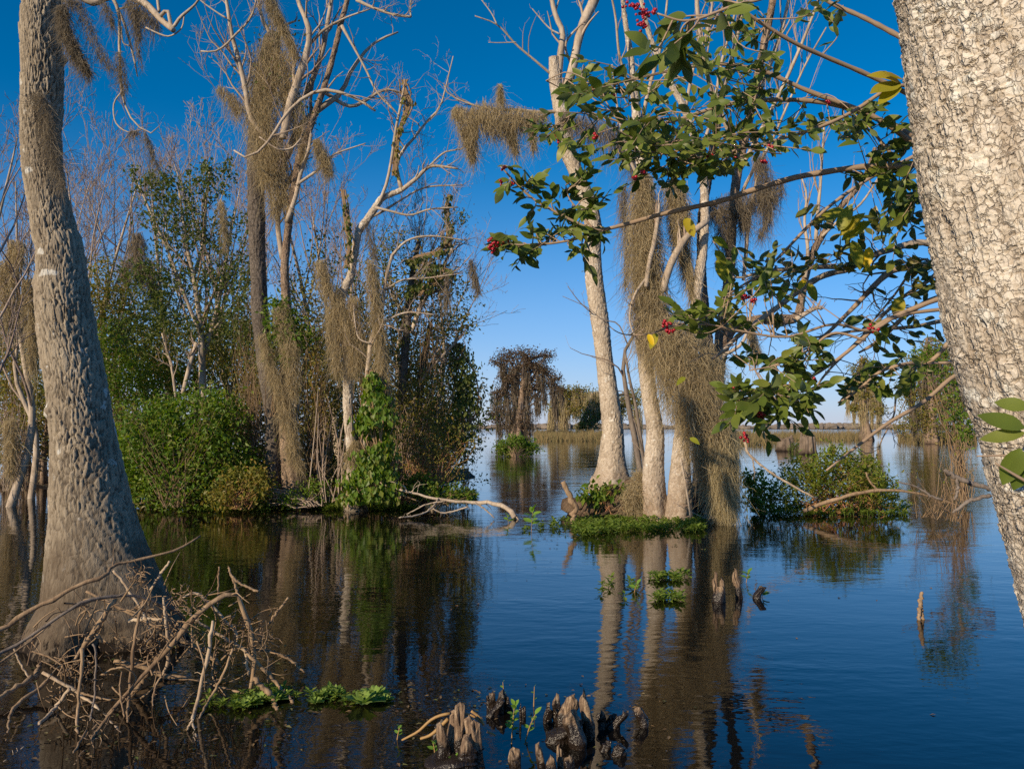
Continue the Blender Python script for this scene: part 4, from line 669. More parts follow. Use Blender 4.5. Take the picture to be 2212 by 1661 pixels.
moss_thing("shaggy moss hood over the top of the broken trunk", [([(588, 80, 20), (572, 130, 38), (566, 200, 40), (566, 270, 38), (575, 330, 34), (580, 390, 26)], 1.), ([(600, 110, 30), (620, 180, 26), (640, 240, 24), (650, 300, 16), (655, 345, 8)], .5), ([(470, 185, 6), (495, 205, 10), (520, 240, 14)], .1), ([(590, 300, 30), (590, 380, 22), (592, 440, 12), (596, 470, 5)], .3), ([(612, 320, 10), (616, 400, 14), (620, 440, 10), (626, 470, 4)], .15)], 16.7, 19000, 109, L=.18, hang=.6)
moss_thing("long thin moss strand above the broken trunk's top", [([(572, -30, 12), (592, 20, 14), (612, 60, 12), (636, 110, 7), (645, 125, 3)], 1.)], 16.4, 3000, 110, L=.16, hang=.6)
moss_thing("moss tuft hanging from the pale limb right of the broken trunk", [([(682, 300, 8), (694, 330, 14), (706, 355, 14), (715, 375, 8)], 1.)], 16.4, 1700, 111, L=.15)
moss_thing("moss hanging down the lower half of the broken trunk", [([(600, 660, 18), (625, 730, 22), (632, 800, 18), (635, 850, 8)], 1.), ([(565, 720, 10), (590, 800, 12), (610, 860, 14), (625, 920, 18), (640, 960, 8)], .9), ([(620, 960, 6), (640, 985, 8), (655, 1005, 5)], .2)], 16.3, 9000, 112, L=.16, hang=.65)
moss_thing("brown moss matted on the leaning bare tree's crook", [([(690, 560, 12), (700, 600, 14), (725, 640, 18), (745, 690, 22), (770, 740, 22), (780, 790, 12)], 1.), ([(720, 660, 18), (722, 740, 14), (728, 800, 8)], .5), ([(760, 640, 14), (770, 720, 18), (765, 800, 12)], .5), ([(752, 990, 12), (770, 950, 8)], .2)], 16., 10000, 113, L=.17, hang=.6)
moss_thing("long moss tail hanging beside the thin white stem", [([(800, 560, 10), (808, 620, 14), (818, 700, 12), (825, 780, 12), (835, 850, 8), (845, 890, 4)], 1.)], 15.8, 4200, 114, L=.17, hang=.7)
moss_thing("small moss tail at the tips over the channel", [([(1017, 558, 5), (1022, 580, 8), (1030, 615, 6), (1036, 632, 3)], 1.)], 15.8, 800, 115, mat='grey_moss', L=.13, hang=.7)
moss_thing("dark moss strand in the twigs above the dark bank tree", [([(965, 590, 4), (966, 630, 5), (964, 665, 3)], 1.), ([(790, 470, 8), (800, 510, 10), (812, 560, 8)], 1.)], 16.2, 1200, 116, mat='grey_moss', L=.14)
moss_thing("dark moss tail hanging against the thick grey trunk's right side", [([(132, 10, 10), (140, 60, 13), (160, 105, 12), (182, 140, 8), (196, 160, 3)], 1.)], 6.1, 3600, 117, mat='grey_moss', width=.0018, L=.06, hang=.5)
moss_thing("moss lying down the bark of the thick grey trunk", [([(78, 195, 10), (98, 240, 17), (104, 300, 14), (118, 350, 12), (136, 400, 5)], 1.)], 6.19, 1700, 118, mat='grey_moss', width=.0015, L=.09, hang=.4, depth_r=.05)
moss_thing("moss rope looping from the top left limb", [([(165, -5, 10), (185, 40, 12), (205, 90, 12), (228, 130, 12), (250, 152, 7)], 1.), ([(256, 110, 8), (262, 150, 12), (268, 185, 10), (266, 205, 4)], .5), ([(140, -10, 14), (160, 8, 10)], .3)], 6.15, 1700, 119, mat='grey_moss', width=.0016, L=.055, hang=.5, fringe=.12)
moss_thing("moss hanging under the broken limb at the top left", [([(275, 0, 14), (300, 20, 16), (325, 40, 14), (345, 60, 8)], 1.), ([(290, 20, 12), (298, 55, 8), (303, 82, 3)], .5), ([(215, -5, 10), (232, 20, 10), (246, 55, 4)], .4), ([(292, 70, 5), (300, 110, 4), (306, 145, 2)], .15)], 6.1, 1900, 120, mat='grey_moss', width=.0016, L=.06, hang=.55, fringe=.15)
moss_thing("thin moss tail at the end of the long drooping twig", [([(312, 282, 3), (322, 310, 6), (333, 340, 5), (342, 362, 2)], 1.), ([(278, 285, 3), (300, 284, 3)], .3)], 6.1, 420, 121, mat='grey_moss', width=.0016, L=.08, hang=.6)
moss_thing("grey moss in the bare trees right of the thick grey trunk", [([(295, 500, 12), (300, 560, 18), (305, 600, 10)], 1.), ([(325, 560, 12), (330, 620, 9), (335, 660, 4)], .6), ([(270, 560, 10), (275, 610, 6)], .3)], 22., 2600, 122, mat='grey_moss', width=.007, L=.25)
moss_thing("dark moss strand hanging beside the glossy tree's right side", [([(478, 430, 6), (482, 470, 8), (488, 510, 6), (486, 540, 3)], 1.)], 18., 900, 123, L=.16)
moss_thing("long moss curtain left of the thick grey trunk", [([(60, 600, 12), (66, 660, 16), (70, 730, 12), (72, 790, 5)], 1.), ([(10, 560, 20), (16, 640, 14), (20, 700, 6)], .6), ([(40, 520, 20), (30, 560, 18)], .4), ([(20, 900, 14), (24, 960, 14), (22, 1020, 6)], .5)], 17., 5200, 124, width=.006, L=.22)
moss_thing("heap of fallen moss on the root mound beside the twin trunks", [([(1350, 1085, 24), (1375, 1075, 30), (1392, 1050, 22), (1380, 1020, 14)], 1.), ([(1360, 1105, 20), (1395, 1110, 20)], .4)], 14.5, 6500, 125, L=.13, hang=.25)
# ------------------------------------------------------------------ far trees beyond the channel
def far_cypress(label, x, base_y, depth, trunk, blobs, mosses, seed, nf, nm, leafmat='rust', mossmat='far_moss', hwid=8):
    t = thing("mossy_cypress", label, "tree", (D(x, base_y, depth)[0], D(x, base_y, depth)[1], 0), "cypresses standing in the lake")
    r = RNG(seed); C, R = traced_trunk(trunk, depth, 60, -1.); b, at = trunk_mesh(C, R, 20, (.5, 1., .06), lambda a, z, s: sst(3., 0, z) * .2 * np.cos(a * 5), seed); b.obj("trunk", M['brown_bark'], t, attrs=at)
    b = B(); cen = cloud(b, r, blobs, depth, nf, .0026 * depth, .5, spread=.3, clump=14, shell=.3, zmin=.2); b.obj("crown", M[leafmat], t, smooth=False, kind="stuff")
    b = B(); s0 = C[r.integers(20, 60, 90)]; c = cen[r.integers(0, len(cen), 90)]; u = np.linspace(0, 1, 6)[None, :, None]; P = s0[:, None] * (1 - u) + c[:, None] * u; P[..., 2] += np.sin(u[..., 0] * 3.1) * .5
    tubes(b, P, np.linspace(.0012, .0004, 6)[None].repeat(90, 0) * depth, 4); b.obj("branches", M['dark_limb'], t, kind="stuff")
    b = B()
    for p, wgt in mosses: moss(b, r, p, depth, int(nm * wgt / sum(q[1] for q in mosses)), width=.00028 * depth, L=.0055 * depth, hang=.8, curl=.18, k=4)
    o = tag(b.obj("spanish_moss", M[mossmat], smooth=False), "moss curtains hanging all over " + label.split(" standing")[0].split(" with")[0].replace("shaggy ", "the shaggy ").replace("pale ", "the pale ").replace("tall ", "the tall ").replace("broad ", "the broad ") , "spanish moss", "Spanish moss on the lake cypresses"); return t
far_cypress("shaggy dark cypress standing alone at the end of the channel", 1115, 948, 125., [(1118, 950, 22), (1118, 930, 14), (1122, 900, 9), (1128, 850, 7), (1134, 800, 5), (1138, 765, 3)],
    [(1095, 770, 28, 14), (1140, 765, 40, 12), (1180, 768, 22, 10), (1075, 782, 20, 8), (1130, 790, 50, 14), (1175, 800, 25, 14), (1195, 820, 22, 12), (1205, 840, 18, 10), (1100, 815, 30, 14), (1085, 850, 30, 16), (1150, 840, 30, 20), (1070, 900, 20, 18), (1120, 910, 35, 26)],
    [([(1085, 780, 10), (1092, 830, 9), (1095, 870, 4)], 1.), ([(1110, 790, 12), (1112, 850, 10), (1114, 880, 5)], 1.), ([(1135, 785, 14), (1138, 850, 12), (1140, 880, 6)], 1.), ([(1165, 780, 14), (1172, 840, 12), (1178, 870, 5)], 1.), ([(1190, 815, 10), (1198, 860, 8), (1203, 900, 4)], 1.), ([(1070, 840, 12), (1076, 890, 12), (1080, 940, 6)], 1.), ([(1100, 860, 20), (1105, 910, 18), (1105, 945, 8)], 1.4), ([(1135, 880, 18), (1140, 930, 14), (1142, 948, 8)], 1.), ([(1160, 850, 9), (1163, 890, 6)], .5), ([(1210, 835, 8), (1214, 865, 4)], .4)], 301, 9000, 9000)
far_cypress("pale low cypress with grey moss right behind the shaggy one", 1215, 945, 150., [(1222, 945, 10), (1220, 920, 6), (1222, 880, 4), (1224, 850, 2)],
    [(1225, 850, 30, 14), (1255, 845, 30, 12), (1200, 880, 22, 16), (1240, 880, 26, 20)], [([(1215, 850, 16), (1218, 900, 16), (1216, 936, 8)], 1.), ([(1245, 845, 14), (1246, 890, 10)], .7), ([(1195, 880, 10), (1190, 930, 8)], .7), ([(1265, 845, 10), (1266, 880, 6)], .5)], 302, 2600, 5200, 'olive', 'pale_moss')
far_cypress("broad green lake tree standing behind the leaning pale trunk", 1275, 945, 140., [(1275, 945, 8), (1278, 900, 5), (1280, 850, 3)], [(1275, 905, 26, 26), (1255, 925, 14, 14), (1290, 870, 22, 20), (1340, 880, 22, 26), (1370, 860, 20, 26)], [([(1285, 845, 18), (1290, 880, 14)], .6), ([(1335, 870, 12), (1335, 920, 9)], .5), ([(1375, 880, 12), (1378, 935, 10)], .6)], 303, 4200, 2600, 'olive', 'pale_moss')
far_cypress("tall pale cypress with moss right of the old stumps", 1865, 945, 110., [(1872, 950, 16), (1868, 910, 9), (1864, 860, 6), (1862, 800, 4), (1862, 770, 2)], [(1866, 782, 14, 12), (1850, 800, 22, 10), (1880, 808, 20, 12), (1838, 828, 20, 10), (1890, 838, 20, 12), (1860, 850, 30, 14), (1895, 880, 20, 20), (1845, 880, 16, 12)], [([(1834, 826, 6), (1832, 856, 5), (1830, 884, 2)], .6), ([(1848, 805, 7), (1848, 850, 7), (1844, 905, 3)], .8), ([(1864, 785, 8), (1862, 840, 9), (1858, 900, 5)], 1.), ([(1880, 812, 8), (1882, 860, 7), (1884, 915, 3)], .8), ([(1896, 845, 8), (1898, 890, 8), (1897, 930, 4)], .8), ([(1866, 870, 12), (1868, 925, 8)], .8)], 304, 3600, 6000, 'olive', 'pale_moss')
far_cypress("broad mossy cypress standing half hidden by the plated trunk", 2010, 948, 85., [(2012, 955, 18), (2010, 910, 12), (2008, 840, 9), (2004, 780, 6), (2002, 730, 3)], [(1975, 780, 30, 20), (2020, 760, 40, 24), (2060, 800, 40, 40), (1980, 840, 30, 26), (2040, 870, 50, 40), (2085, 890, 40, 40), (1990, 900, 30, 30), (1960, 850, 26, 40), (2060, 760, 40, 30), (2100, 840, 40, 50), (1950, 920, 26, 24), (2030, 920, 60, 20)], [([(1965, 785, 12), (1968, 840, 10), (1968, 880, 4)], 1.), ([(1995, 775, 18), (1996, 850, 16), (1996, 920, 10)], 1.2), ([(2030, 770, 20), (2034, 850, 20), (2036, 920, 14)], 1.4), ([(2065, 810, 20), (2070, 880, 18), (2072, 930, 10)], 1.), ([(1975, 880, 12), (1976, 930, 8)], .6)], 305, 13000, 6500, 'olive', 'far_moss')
shrub("yellow_bush", "yellow green leafy bush hanging beside the plated trunk", "bush", [(2040, 800, 40, 50), (2060, 870, 30, 50), (2075, 930, 24, 40), (2000, 770, 30, 30)], 17., 900, .10, 'bright', [(2080, 1000, 17.)], 310, 30, spread=.35, clump=8)
shrub("channel_bush", "small green bush standing in the channel before the shaggy cypress", "bush", [(1112, 962, 44, 15), (1095, 972, 26, 11), (1140, 970, 26, 12), (1115, 950, 24, 10)], 47., 2600, .16, 'bright', [(1112, 988, 47.)], 311, 40, r0=.02, spread=.25, clump=14)
# old stumps standing in the lake
def stump(label, x, y0, y1, hw, depth, seed, spikes):
    r = RNG(seed); nu, nv = 60, 24; a, v = np.meshgrid(np.arange(nu) / nu, np.linspace(0, 1, nv), indexing='xy'); c = D(x, y0, depth); rad = hw * depth / F; hh = (y0 - y1) * depth / F
    top = hh * (.55 + .45 * vnoise(a * spikes, a * 0, spikes, seed) ** .6); rr = rad * (1.25 - .35 * v + .3 * sst(.4, 0, v)) * (1 + .09 * np.cos(a * 2 * np.pi * 9) + .1 * (vnoise(a * 14, v * 2, 14, seed) - .5))
    X = np.stack([c[0] + rr * np.cos(a * 2 * np.pi), c[1] + rr * np.sin(a * 2 * np.pi), -.3 + v * (top + .3)], -1); j, i = np.meshgrid(np.arange(nv - 1), np.arange(nu), indexing='ij'); i2 = (i + 1) % nu; f = np.stack([j * nu + i, j * nu + i2, (j + 1) * nu + i2, (j + 1) * nu + i], -1).reshape(-1, 4)
    Xi = X[-1:] * 1; Xi = np.concatenate([X[-1:] , np.concatenate([c[None, None, :2] * .45 + X[-1:, :, :2] * .55, X[-1:, :, 2:] * .6], -1)]); f2 = np.stack([np.arange(nu), (np.arange(nu) + 1) % nu, nu + (np.arange(nu) + 1) % nu, nu + np.arange(nu)], -1)
    b = B().add(X, f).add(Xi, [f2]); return tag(b.obj("stump", M['stumpwood'], smooth=False), label, "stump", "old cypress stumps in the lake")
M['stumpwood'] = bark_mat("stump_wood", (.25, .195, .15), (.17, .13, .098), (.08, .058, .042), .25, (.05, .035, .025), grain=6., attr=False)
stump("dark old stump with leaves beside it, left of the two in the lake", 1697, 974, 938, 16, 58., 321, 7)
stump("pale jagged stump with upright splinters, right of the two in the lake", 1746, 981, 929, 15, 51., 322, 9)
shrub("stump_bush", "dark leafy sprout between the two old stumps", "bush", [(1722, 968, 16, 10)], 56., 300, .2, 'green', [(1722, 978, 56.)], 323, 8, spread=.3, clump=8)
# big bush in the water at the right
shrub("water_bush", "broad green bush standing in the water right of the moss curtain", "bush", [(1740, 1050, 60, 44), (1800, 1035, 60, 56), (1860, 1050, 50, 44), (1775, 1000, 30, 24), (1835, 1000, 40, 30), (1905, 1060, 40, 36), (1690, 1085, 50, 18), (1935, 1092, 40, 10), (1720, 1010, 16, 26), (1885, 1005, 20, 28), (1800, 980, 14, 24)], 15.6, 3800, .095, 'bush', [(1760, 1108, 15.4), (1830, 1108, 15.5), (1890, 1108, 15.6)], 330, 150, twig='redstick', spread=.3, clump=12, Wr=.34)
shrub("water_bush", "dark leafy sprigs at the left end of the broad bush in the water", "bush", [(1640, 1050, 30, 30), (1625, 1030, 22, 14), (1630, 1085, 30, 14)], 15.5, 620, .095, 'bush', [(1650, 1108, 15.4)], 331, 24, spread=.35, clump=7)
shrub("twig_bush", "leafless brown brush in the water beside the plated trunk", "bush", [(2050, 1010, 60, 50), (2000, 1040, 60, 40), (2090, 980, 40, 50)], 13.5, 60, .05, 'olive', [(2060, 1080, 13.5), (2000, 1060, 14.)], 332, 46, twig='brush', r0=.007, spread=.4, clump=5)

# ------------------------------------------------------------------ sprigs, floating plants, weed mats
def sprigs(b, bs, r, P0, hgt, size, nl=7, lean=.35, stem=.0035, upr=.6):
    m = len(P0); d = nrm(np.c_[r.normal(size=(m, 2)) * lean, np.ones(m)]); hh = hgt * r.uniform(.5, 1.3, m); u = np.linspace(0, 1, 4)[None, :, None]
    P = P0[:, None] + d[:, None] * hh[:, None, None] * u; tubes(bs, P, np.full((m, 4), stem) * np.array([[1, .9, .8, .6]]), 4)
    t = np.tile(np.linspace(.35, 1., nl), m); i = np.repeat(np.arange(m), nl); a = np.tile(np.arange(nl) * 2.4, m) + r.uniform(0, 6, m)[i]
    p = P0[i] + d[i] * (hh[i] * t)[:, None]; out_ = np.c_[np.cos(a), np.sin(a), upr * (t - .2) * 1.6 + r.normal(size=len(t)) * .2]
    leaves(b, p, out_, nrm(np.c_[-np.cos(a) * .4, -np.sin(a) * .4, np.ones(len(a))]), size * r.uniform(.7, 1.25, len(t)), .5, .12)
def weed(label, spans, n, seed, hgt, size, mat='bright', nl=7, depthcap=None):
    r = RNG(seed); P = []
    for (x0, x1, y0, y1, wgt) in spans: m = int(n * wgt); P.append(W(r.uniform(x0, x1, m), y0 + (y1 - y0) * (r.random(m))))
    P = np.concatenate(P); b, bs = B(), B(); sprigs(b, bs, r, P, hgt, size, nl); b.v += bs.v; b.f += [f + b.n for f in bs.f]; b.n += bs.n
    return b.obj("water_weed", M[mat], smooth=False, kind="stuff", label=label)
weed("mat of small leaved green water weed along the front of the root mound", [(1190, 1270, 1128, 1145, .1), (1260, 1510, 1118, 1150, .7), (1480, 1520, 1128, 1146, .06), (1240, 1330, 1136, 1158, .14)], 480, 401, .08, .085, 'weed')
weed("band of green floating weed along the left bank's waterline", [(590, 760, 1086, 1100, .3), (700, 900, 1084, 1104, .4), (860, 1030, 1066, 1080, .2), (400, 600, 1086, 1106, .16)], 900, 402, .08, .085, 'weed')
weed("scattered floating weed tufts on the open water", [(1405, 1470, 1242, 1256, .3), (1415, 1480, 1288, 1302, .3), (1290, 1370, 1250, 1300, .12), (1470, 1500, 1240, 1250, .06), (1620, 1640, 1110, 1114, .03), (1130, 1180, 1128, 1146, .14)], 90, 403, .05, .07, 'weed')
weed("green weed at the waterline of the broad bush", [(1640, 1960, 1100, 1116, 1.)], 320, 404, .10, .08, 'weed')
shrub("mound_plant", "broad leaved green plant growing on the root mound", "plant", [(1300, 1062, 40, 18), (1275, 1070, 26, 14), (1345, 1062, 26, 14)], 14.6, 330, .13, 'bright', [(1310, 1100, 14.6), (1335, 1098, 14.6)], 405, 30, twig='redstick', spread=.35, clump=9, droop=.7)
r = RNG(409); b, bs = B(), B(); xs = r.uniform(1640, 1950, 130); env = np.interp(xs, [1640, 1720, 1800, 1880, 1950], [.15, .7, .95, .75, .15])
P0 = D(xs, 1100., 15.3 + r.normal(size=130) * .25); P0[:, 2] = env * r.random(130) ** .7; sprigs(b, bs, r, P0, .42, .095, 13, .55); b.v += bs.v; b.f += [f + b.n for f in bs.f]; b.n += bs.n
b.obj("sprays", M['bush'], [o for o in bpy.data.objects if o.name == "water_bush"][0], smooth=False, kind="stuff")
# water lettuce
r = RNG(410)
def lettuce(x, y, size, label, nl=9):
    c = W(x, y); t = thing("water_lettuce", label, "water lettuce", (c[0], c[1], 0), "water lettuce among the fallen branches")
    for k in range(nl):
        a = k * 2.4 + r.uniform(0, .5); el = .25 + .95 * k / nl; L = size * (1 - .35 * k / nl) * r.uniform(.85, 1.15)
        u, v = np.meshgrid(np.linspace(0, 1, 6), np.linspace(-1, 1, 7), indexing='ij'); wdt = L * .42 * np.sin(np.clip(u * .85 + .12, 0, 1) * np.pi * .62) ** .8
        rad = L * u * math.cos(el) + .01; z = L * u * math.sin(el) + .012 * (v ** 2) + .004 * np.cos(v * 9) * u - L * .15 * u ** 3
        X = np.stack([rad * math.cos(a) - v * wdt * math.sin(a), rad * math.sin(a) + v * wdt * math.cos(a), np.maximum(z, .004)], -1) + np.array([c[0], c[1], .004])
        j, i = np.meshgrid(np.arange(5), np.arange(6), indexing='ij'); f = np.stack([j * 7 + i, j * 7 + i + 1, (j + 1) * 7 + i + 1, (j + 1) * 7 + i], -1).reshape(-1, 4)
        B().add(X, f).obj("leaf", M['lettuce'], t)
M['lettuce'] = leaf_mat("water_lettuce_leaf", [(.22, .33, .07), (.28, .38, .09), (.18, .28, .06)], .3, .6, .2, rnd='object')
for x, y, s, l in [(782, 1522, .115, "biggest water lettuce, the yellowish one furthest right"), (806, 1506, .09, "upright water lettuce just behind the biggest one"), (696, 1508, .075, "water lettuce with a round leaf right of the branch tips"), (724, 1498, .06, "small water lettuce midway along the weed line"), (528, 1528, .085, "leftmost water lettuce under the branches"), (556, 1518, .08, "water lettuce second from the left by the branches"),
                   (588, 1516, .08, "water lettuce under the lowest crossing branch tips"), (610, 1508, .06, "small dark water lettuce behind the crossing branch tips"), (830, 1514, .05, "tiny water lettuce right beside the biggest one"), (680, 1520, .05, "small flat water lettuce in front of the round leaved one")]: lettuce(x, y, s, l)
weed("green weed growing through the fallen branches", [(505, 560, 1500, 1534, .3), (560, 640, 1488, 1512, .25), (670, 735, 1494, 1516, .25), (740, 790, 1506, 1522, .12), (420, 500, 1500, 1540, .1)], 95, 411, .03, .045, 'weed')
# single leafy sprigs in the foreground
def sprig(label, x, y, hgt, size, nl, lean, seed):
    hgt, size = hgt * 1.12, size * 1.4; r = RNG(seed); c = W(x, y); t = thing("leafy_sprig", label, "sprig", (c[0], c[1], 0), "leafy sprigs among the knees"); P = cr([c, c + [lean * .4, 0, hgt * .5], c + [lean, .0, hgt]], 6)
    b = B(); tubes(b, P[None], np.linspace(.0035, .0018, 6)[None], 6); b.obj("stem", M['redstick'], t)
    for k in range(nl):
        u = .35 + .65 * k / max(1, nl - 1); i = u * 5; j = min(int(i), 4); p = P[j] * (1 - i + j) + P[j + 1] * (i - j); a = k * 2.4 + r.uniform(0, 1); b = B()
        leaf_blade(b, p, np.array([math.cos(a), math.sin(a), .5 + .8 * (u > .9)]), np.array([-math.cos(a) * .5 - .25, -math.sin(a) * .5 - .5, .8]), size * r.uniform(.75, 1.2), .55); b.obj("leaf", M['sprigleaf'], t)
def blade(nr=6, wd_=.45, bend=.15, cup=.12, seed=0):
    u = np.linspace(0, 1, nr); hw = wd_ * .5 * np.sin(np.pi * u ** .85) ** .75; hw[0] = .012; hw[-1] = .006
    z = -bend * u ** 2 + .02 * np.sin(u * 7 + seed); X = []
    for k, s_ in enumerate((-1, 0, 1)): X.append(np.c_[s_ * hw, u, z + (cup * hw * 2 if s_ else 0)])
    X = np.stack(X, 1); j, i = np.meshgrid(np.arange(nr - 1), np.arange(2), indexing='ij')
    return X.reshape(-1, 3), np.stack([j * 3 + i, j * 3 + i + 1, (j + 1) * 3 + i + 1, (j + 1) * 3 + i], -1).reshape(-1, 4)
def leaf_blade(b, p, d, n, L, wd_=.45):
    X, f = blade(6, wd_); d = nrm(np.asarray(d, float)); s = nrm(np.cross(d, n)); n2 = np.cross(s, d); b.add(np.asarray(p) + L * (X[:, :1] * s + X[:, 1:2] * d + X[:, 2:] * n2), f)
M['sprigleaf'] = leaf_mat("sprig_leaf", [(.16, .30, .04), (.21, .36, .05), (.13, .25, .035)], .3, .4, .4, rnd='object')
for a in [("leafiest sprig between the pale stump and the twin knee", 1105, 1605, .17, .030, 15, .015, 421), ("arching reddish sprig with few round leaves", 1135, 1600, .12, .030, 6, .05, 422), ("tall thin bare stem with a leaf tip beside the twin knee", 1153, 1525, .10, .016, 3, .004, 423), ("thin leaf tipped stem on the rough crowned knee", 1089, 1510, .09, .016, 3, -.008, 424),
          ("bright sprig at the foot of the red stemmed stump", 1020, 1638, .09, .032, 6, .004, 425), ("small sprig left of the red stemmed stump", 858, 1597, .055, .024, 5, .012, 426), ("low sprig at the left foot of the red stemmed stump", 940, 1632, .055, .026, 5, -.01, 427), ("lowest sprig at the bottom of the picture", 980, 1660, .05, .028, 6, .006, 428),
          ("sprig on the middle of the red stemmed stump", 978, 1615, .06, .024, 6, .01, 429), ("sprig standing in the water right of the split knee", 1612, 1258, .09, .05, 6, .02, 430), ("sprig growing on the small dark knee", 1646, 1290, .05, .05, 5, .02, 431), ("yellowish sprig drifting left of the trunk reflections", 1370, 1280, .08, .05, 6, .03, 432), ("sprig standing alone left of the mound weed", 1148, 1148, .28, .11, 8, .02, 433), ("small sprig beside the fallen branch's dark end", 1098, 1132, .12, .08, 5, -.01, 434),
          ("small sprig at the foot of the thick grey trunk", 110, 1378, .07, .05, 6, .01, 435)]: sprig(*a)

# ------------------------------------------------------------------ cypress knees and stump remains
def knee(label, spires, seed, group="cypress knees in the foreground water", name="cypress_knee"):
    """spires: (x, y top, half width, y foot) -> one gnarled ridged body"""
    r = RNG(seed); b = B()
    for k, (x, yt, hw, yb) in enumerate(spires):
        d = float(wd(yb)); c = D(x, yb, d); h_ = (yb - yt) * d / F * 1.03; rad = .98 * hw * d / F; nu, nv = 34, 30; a, v = np.meshgrid(np.arange(nu) / nu, np.linspace(0, 1, nv), indexing='xy'); s = seed * 7 + k
        prof = np.clip(1.15 - .35 * v ** 1.2, 0, 2) * np.where(v > .93, np.sqrt(np.clip(1 - ((v - .93) / .07) ** 3, 0, 1)), 1)
        rr = rad * prof * (1 + .34 * (vnoise(a * 6, v * 2.2, 6, s) - .5) * 2 + .22 * (vnoise(a * 12, v * 6, 12, s + 1) - .5) * 2) * (1 + .25 * sst(.25, 0, v))
        top = h_ * (1 + .62 * (vnoise(a * 5, a * 0, 5, s + 2) - .6) * sst(.35, 1, v)); ln = (vnoise(v * 2, v * 0 + k, None, s) - .5) * rad * 1.6
        X = np.stack([c[0] + rr * np.cos(a * 2 * np.pi) + ln, c[1] + rr * .85 * np.sin(a * 2 * np.pi), -.08 + v * (top + .08)], -1)
        j, i = np.meshgrid(np.arange(nv - 1), np.arange(nu), indexing='ij'); i2 = (i + 1) % nu; b.add(X, np.stack([j * nu + i, j * nu + i2, (j + 1) * nu + i2, (j + 1) * nu + i], -1).reshape(-1, 4))
    return tag(b.obj(name, M['knee']), label, "cypress knee", group)
knee("pale tall topped twin knee, the biggest right of centre", [(1232, 1494, 17, 1585), (1262, 1507, 12, 1595), (1183, 1522, 9, 1560), (1207, 1508, 11, 1558), (1248, 1550, 22, 1612), (1222, 1512, 10, 1560), (1222, 1552, 34, 1596)], 501)
knee("rough dark crown shaped knee behind the red stemmed stump", [(1058, 1496, 9, 1532), (1068, 1499, 8, 1536), (1080, 1497, 10, 1538), (1095, 1502, 9, 1536), (1072, 1515, 14, 1546)], 502)
stp = knee("splintered pale stump with arching red stems", [(985, 1532, 13, 1640), (1000, 1530, 13, 1645), (1012, 1540, 10, 1650), (960, 1575, 14, 1652), (1035, 1570, 14, 1658), (948, 1548, 12, 1600), (1020, 1600, 20, 1664), (990, 1630, 62, 1656)], 503)
for p in ([(972, 1540, 3.2), (950, 1545, 3.2), (930, 1555, 3.2), (905, 1578, 3), (884, 1590, 2.6), (868, 1598, 2)], [(968, 1552, 4), (945, 1575, 4), (928, 1588, 3.4), (908, 1595, 2.6)], [(1008, 1550, 5), (1012, 1570, 5), (1000, 1595, 5.5), (995, 1615, 6), (998, 1640, 7)], [(1018, 1535, 3), (1035, 1548, 3), (1045, 1565, 3)], [(1000, 1542, 2.4), (1020, 1545, 2.4), (1040, 1560, 2)], [(1052, 1580, 2), (1066, 1585, 2), (1070, 1588, 2)]):
    b = B(); P, R_ = limb(p, 4.02, 12); P[..., 2] = np.maximum(P[..., 2], -.01); tubes(b, P, R_, 7, True); tag(b.obj("red_stem", M['redstick']), ["yellow red stem arching left from the splintered stump", "thick red stem slanting down from the splintered stump", "pale curved root hanging on the splintered stump's face", "brown stem curling over the splintered stump's right side", "thin stem lying across the splintered stump's top", "short stem end poking right of the splintered stump"][len([o for o in bpy.data.objects if o.name.startswith("red_stem")]) - 1], "stem", "stems on the splintered stump")
knee("round dark wet knee pair right of the twin knee", [(1305, 1538, 11, 1572), (1335, 1542, 14, 1574), (1320, 1546, 12, 1570)], 504)
knee("small round knee with a green leaf, furthest right of the row", [(1383, 1534, 12, 1568)], 505)
knee("low glossy wet knee lying almost under water", [(1310, 1602, 16, 1620), (1328, 1612, 14, 1632), (1344, 1620, 9, 1632)], 506)
knee("blunt knee at the bottom edge left of the pale tipped one", [(1118, 1630, 16, 1690)], 507)
knee("pale tipped knee group at the bottom edge of the picture", [(1168, 1622, 10, 1690), (1206, 1613, 7, 1685), (1190, 1640, 16, 1700), (1230, 1630, 14, 1695)], 508)
knee("tiny dark knee tip between the crown shaped and twin knees", [(1133, 1527, 6, 1546), (1124, 1526, 2.5, 1560)], 509)
knee("pale split knee standing in open water below the clump", [(1546, 1240, 6, 1298), (1556, 1250, 6, 1300), (1551, 1272, 12, 1302)], 510)
knee("slim pale knee just right of the split one", [(1593, 1241, 7, 1292)], 511)
knee("small dark knee with leaves right of the pale ones", [(1640, 1270, 9, 1292)], 512)

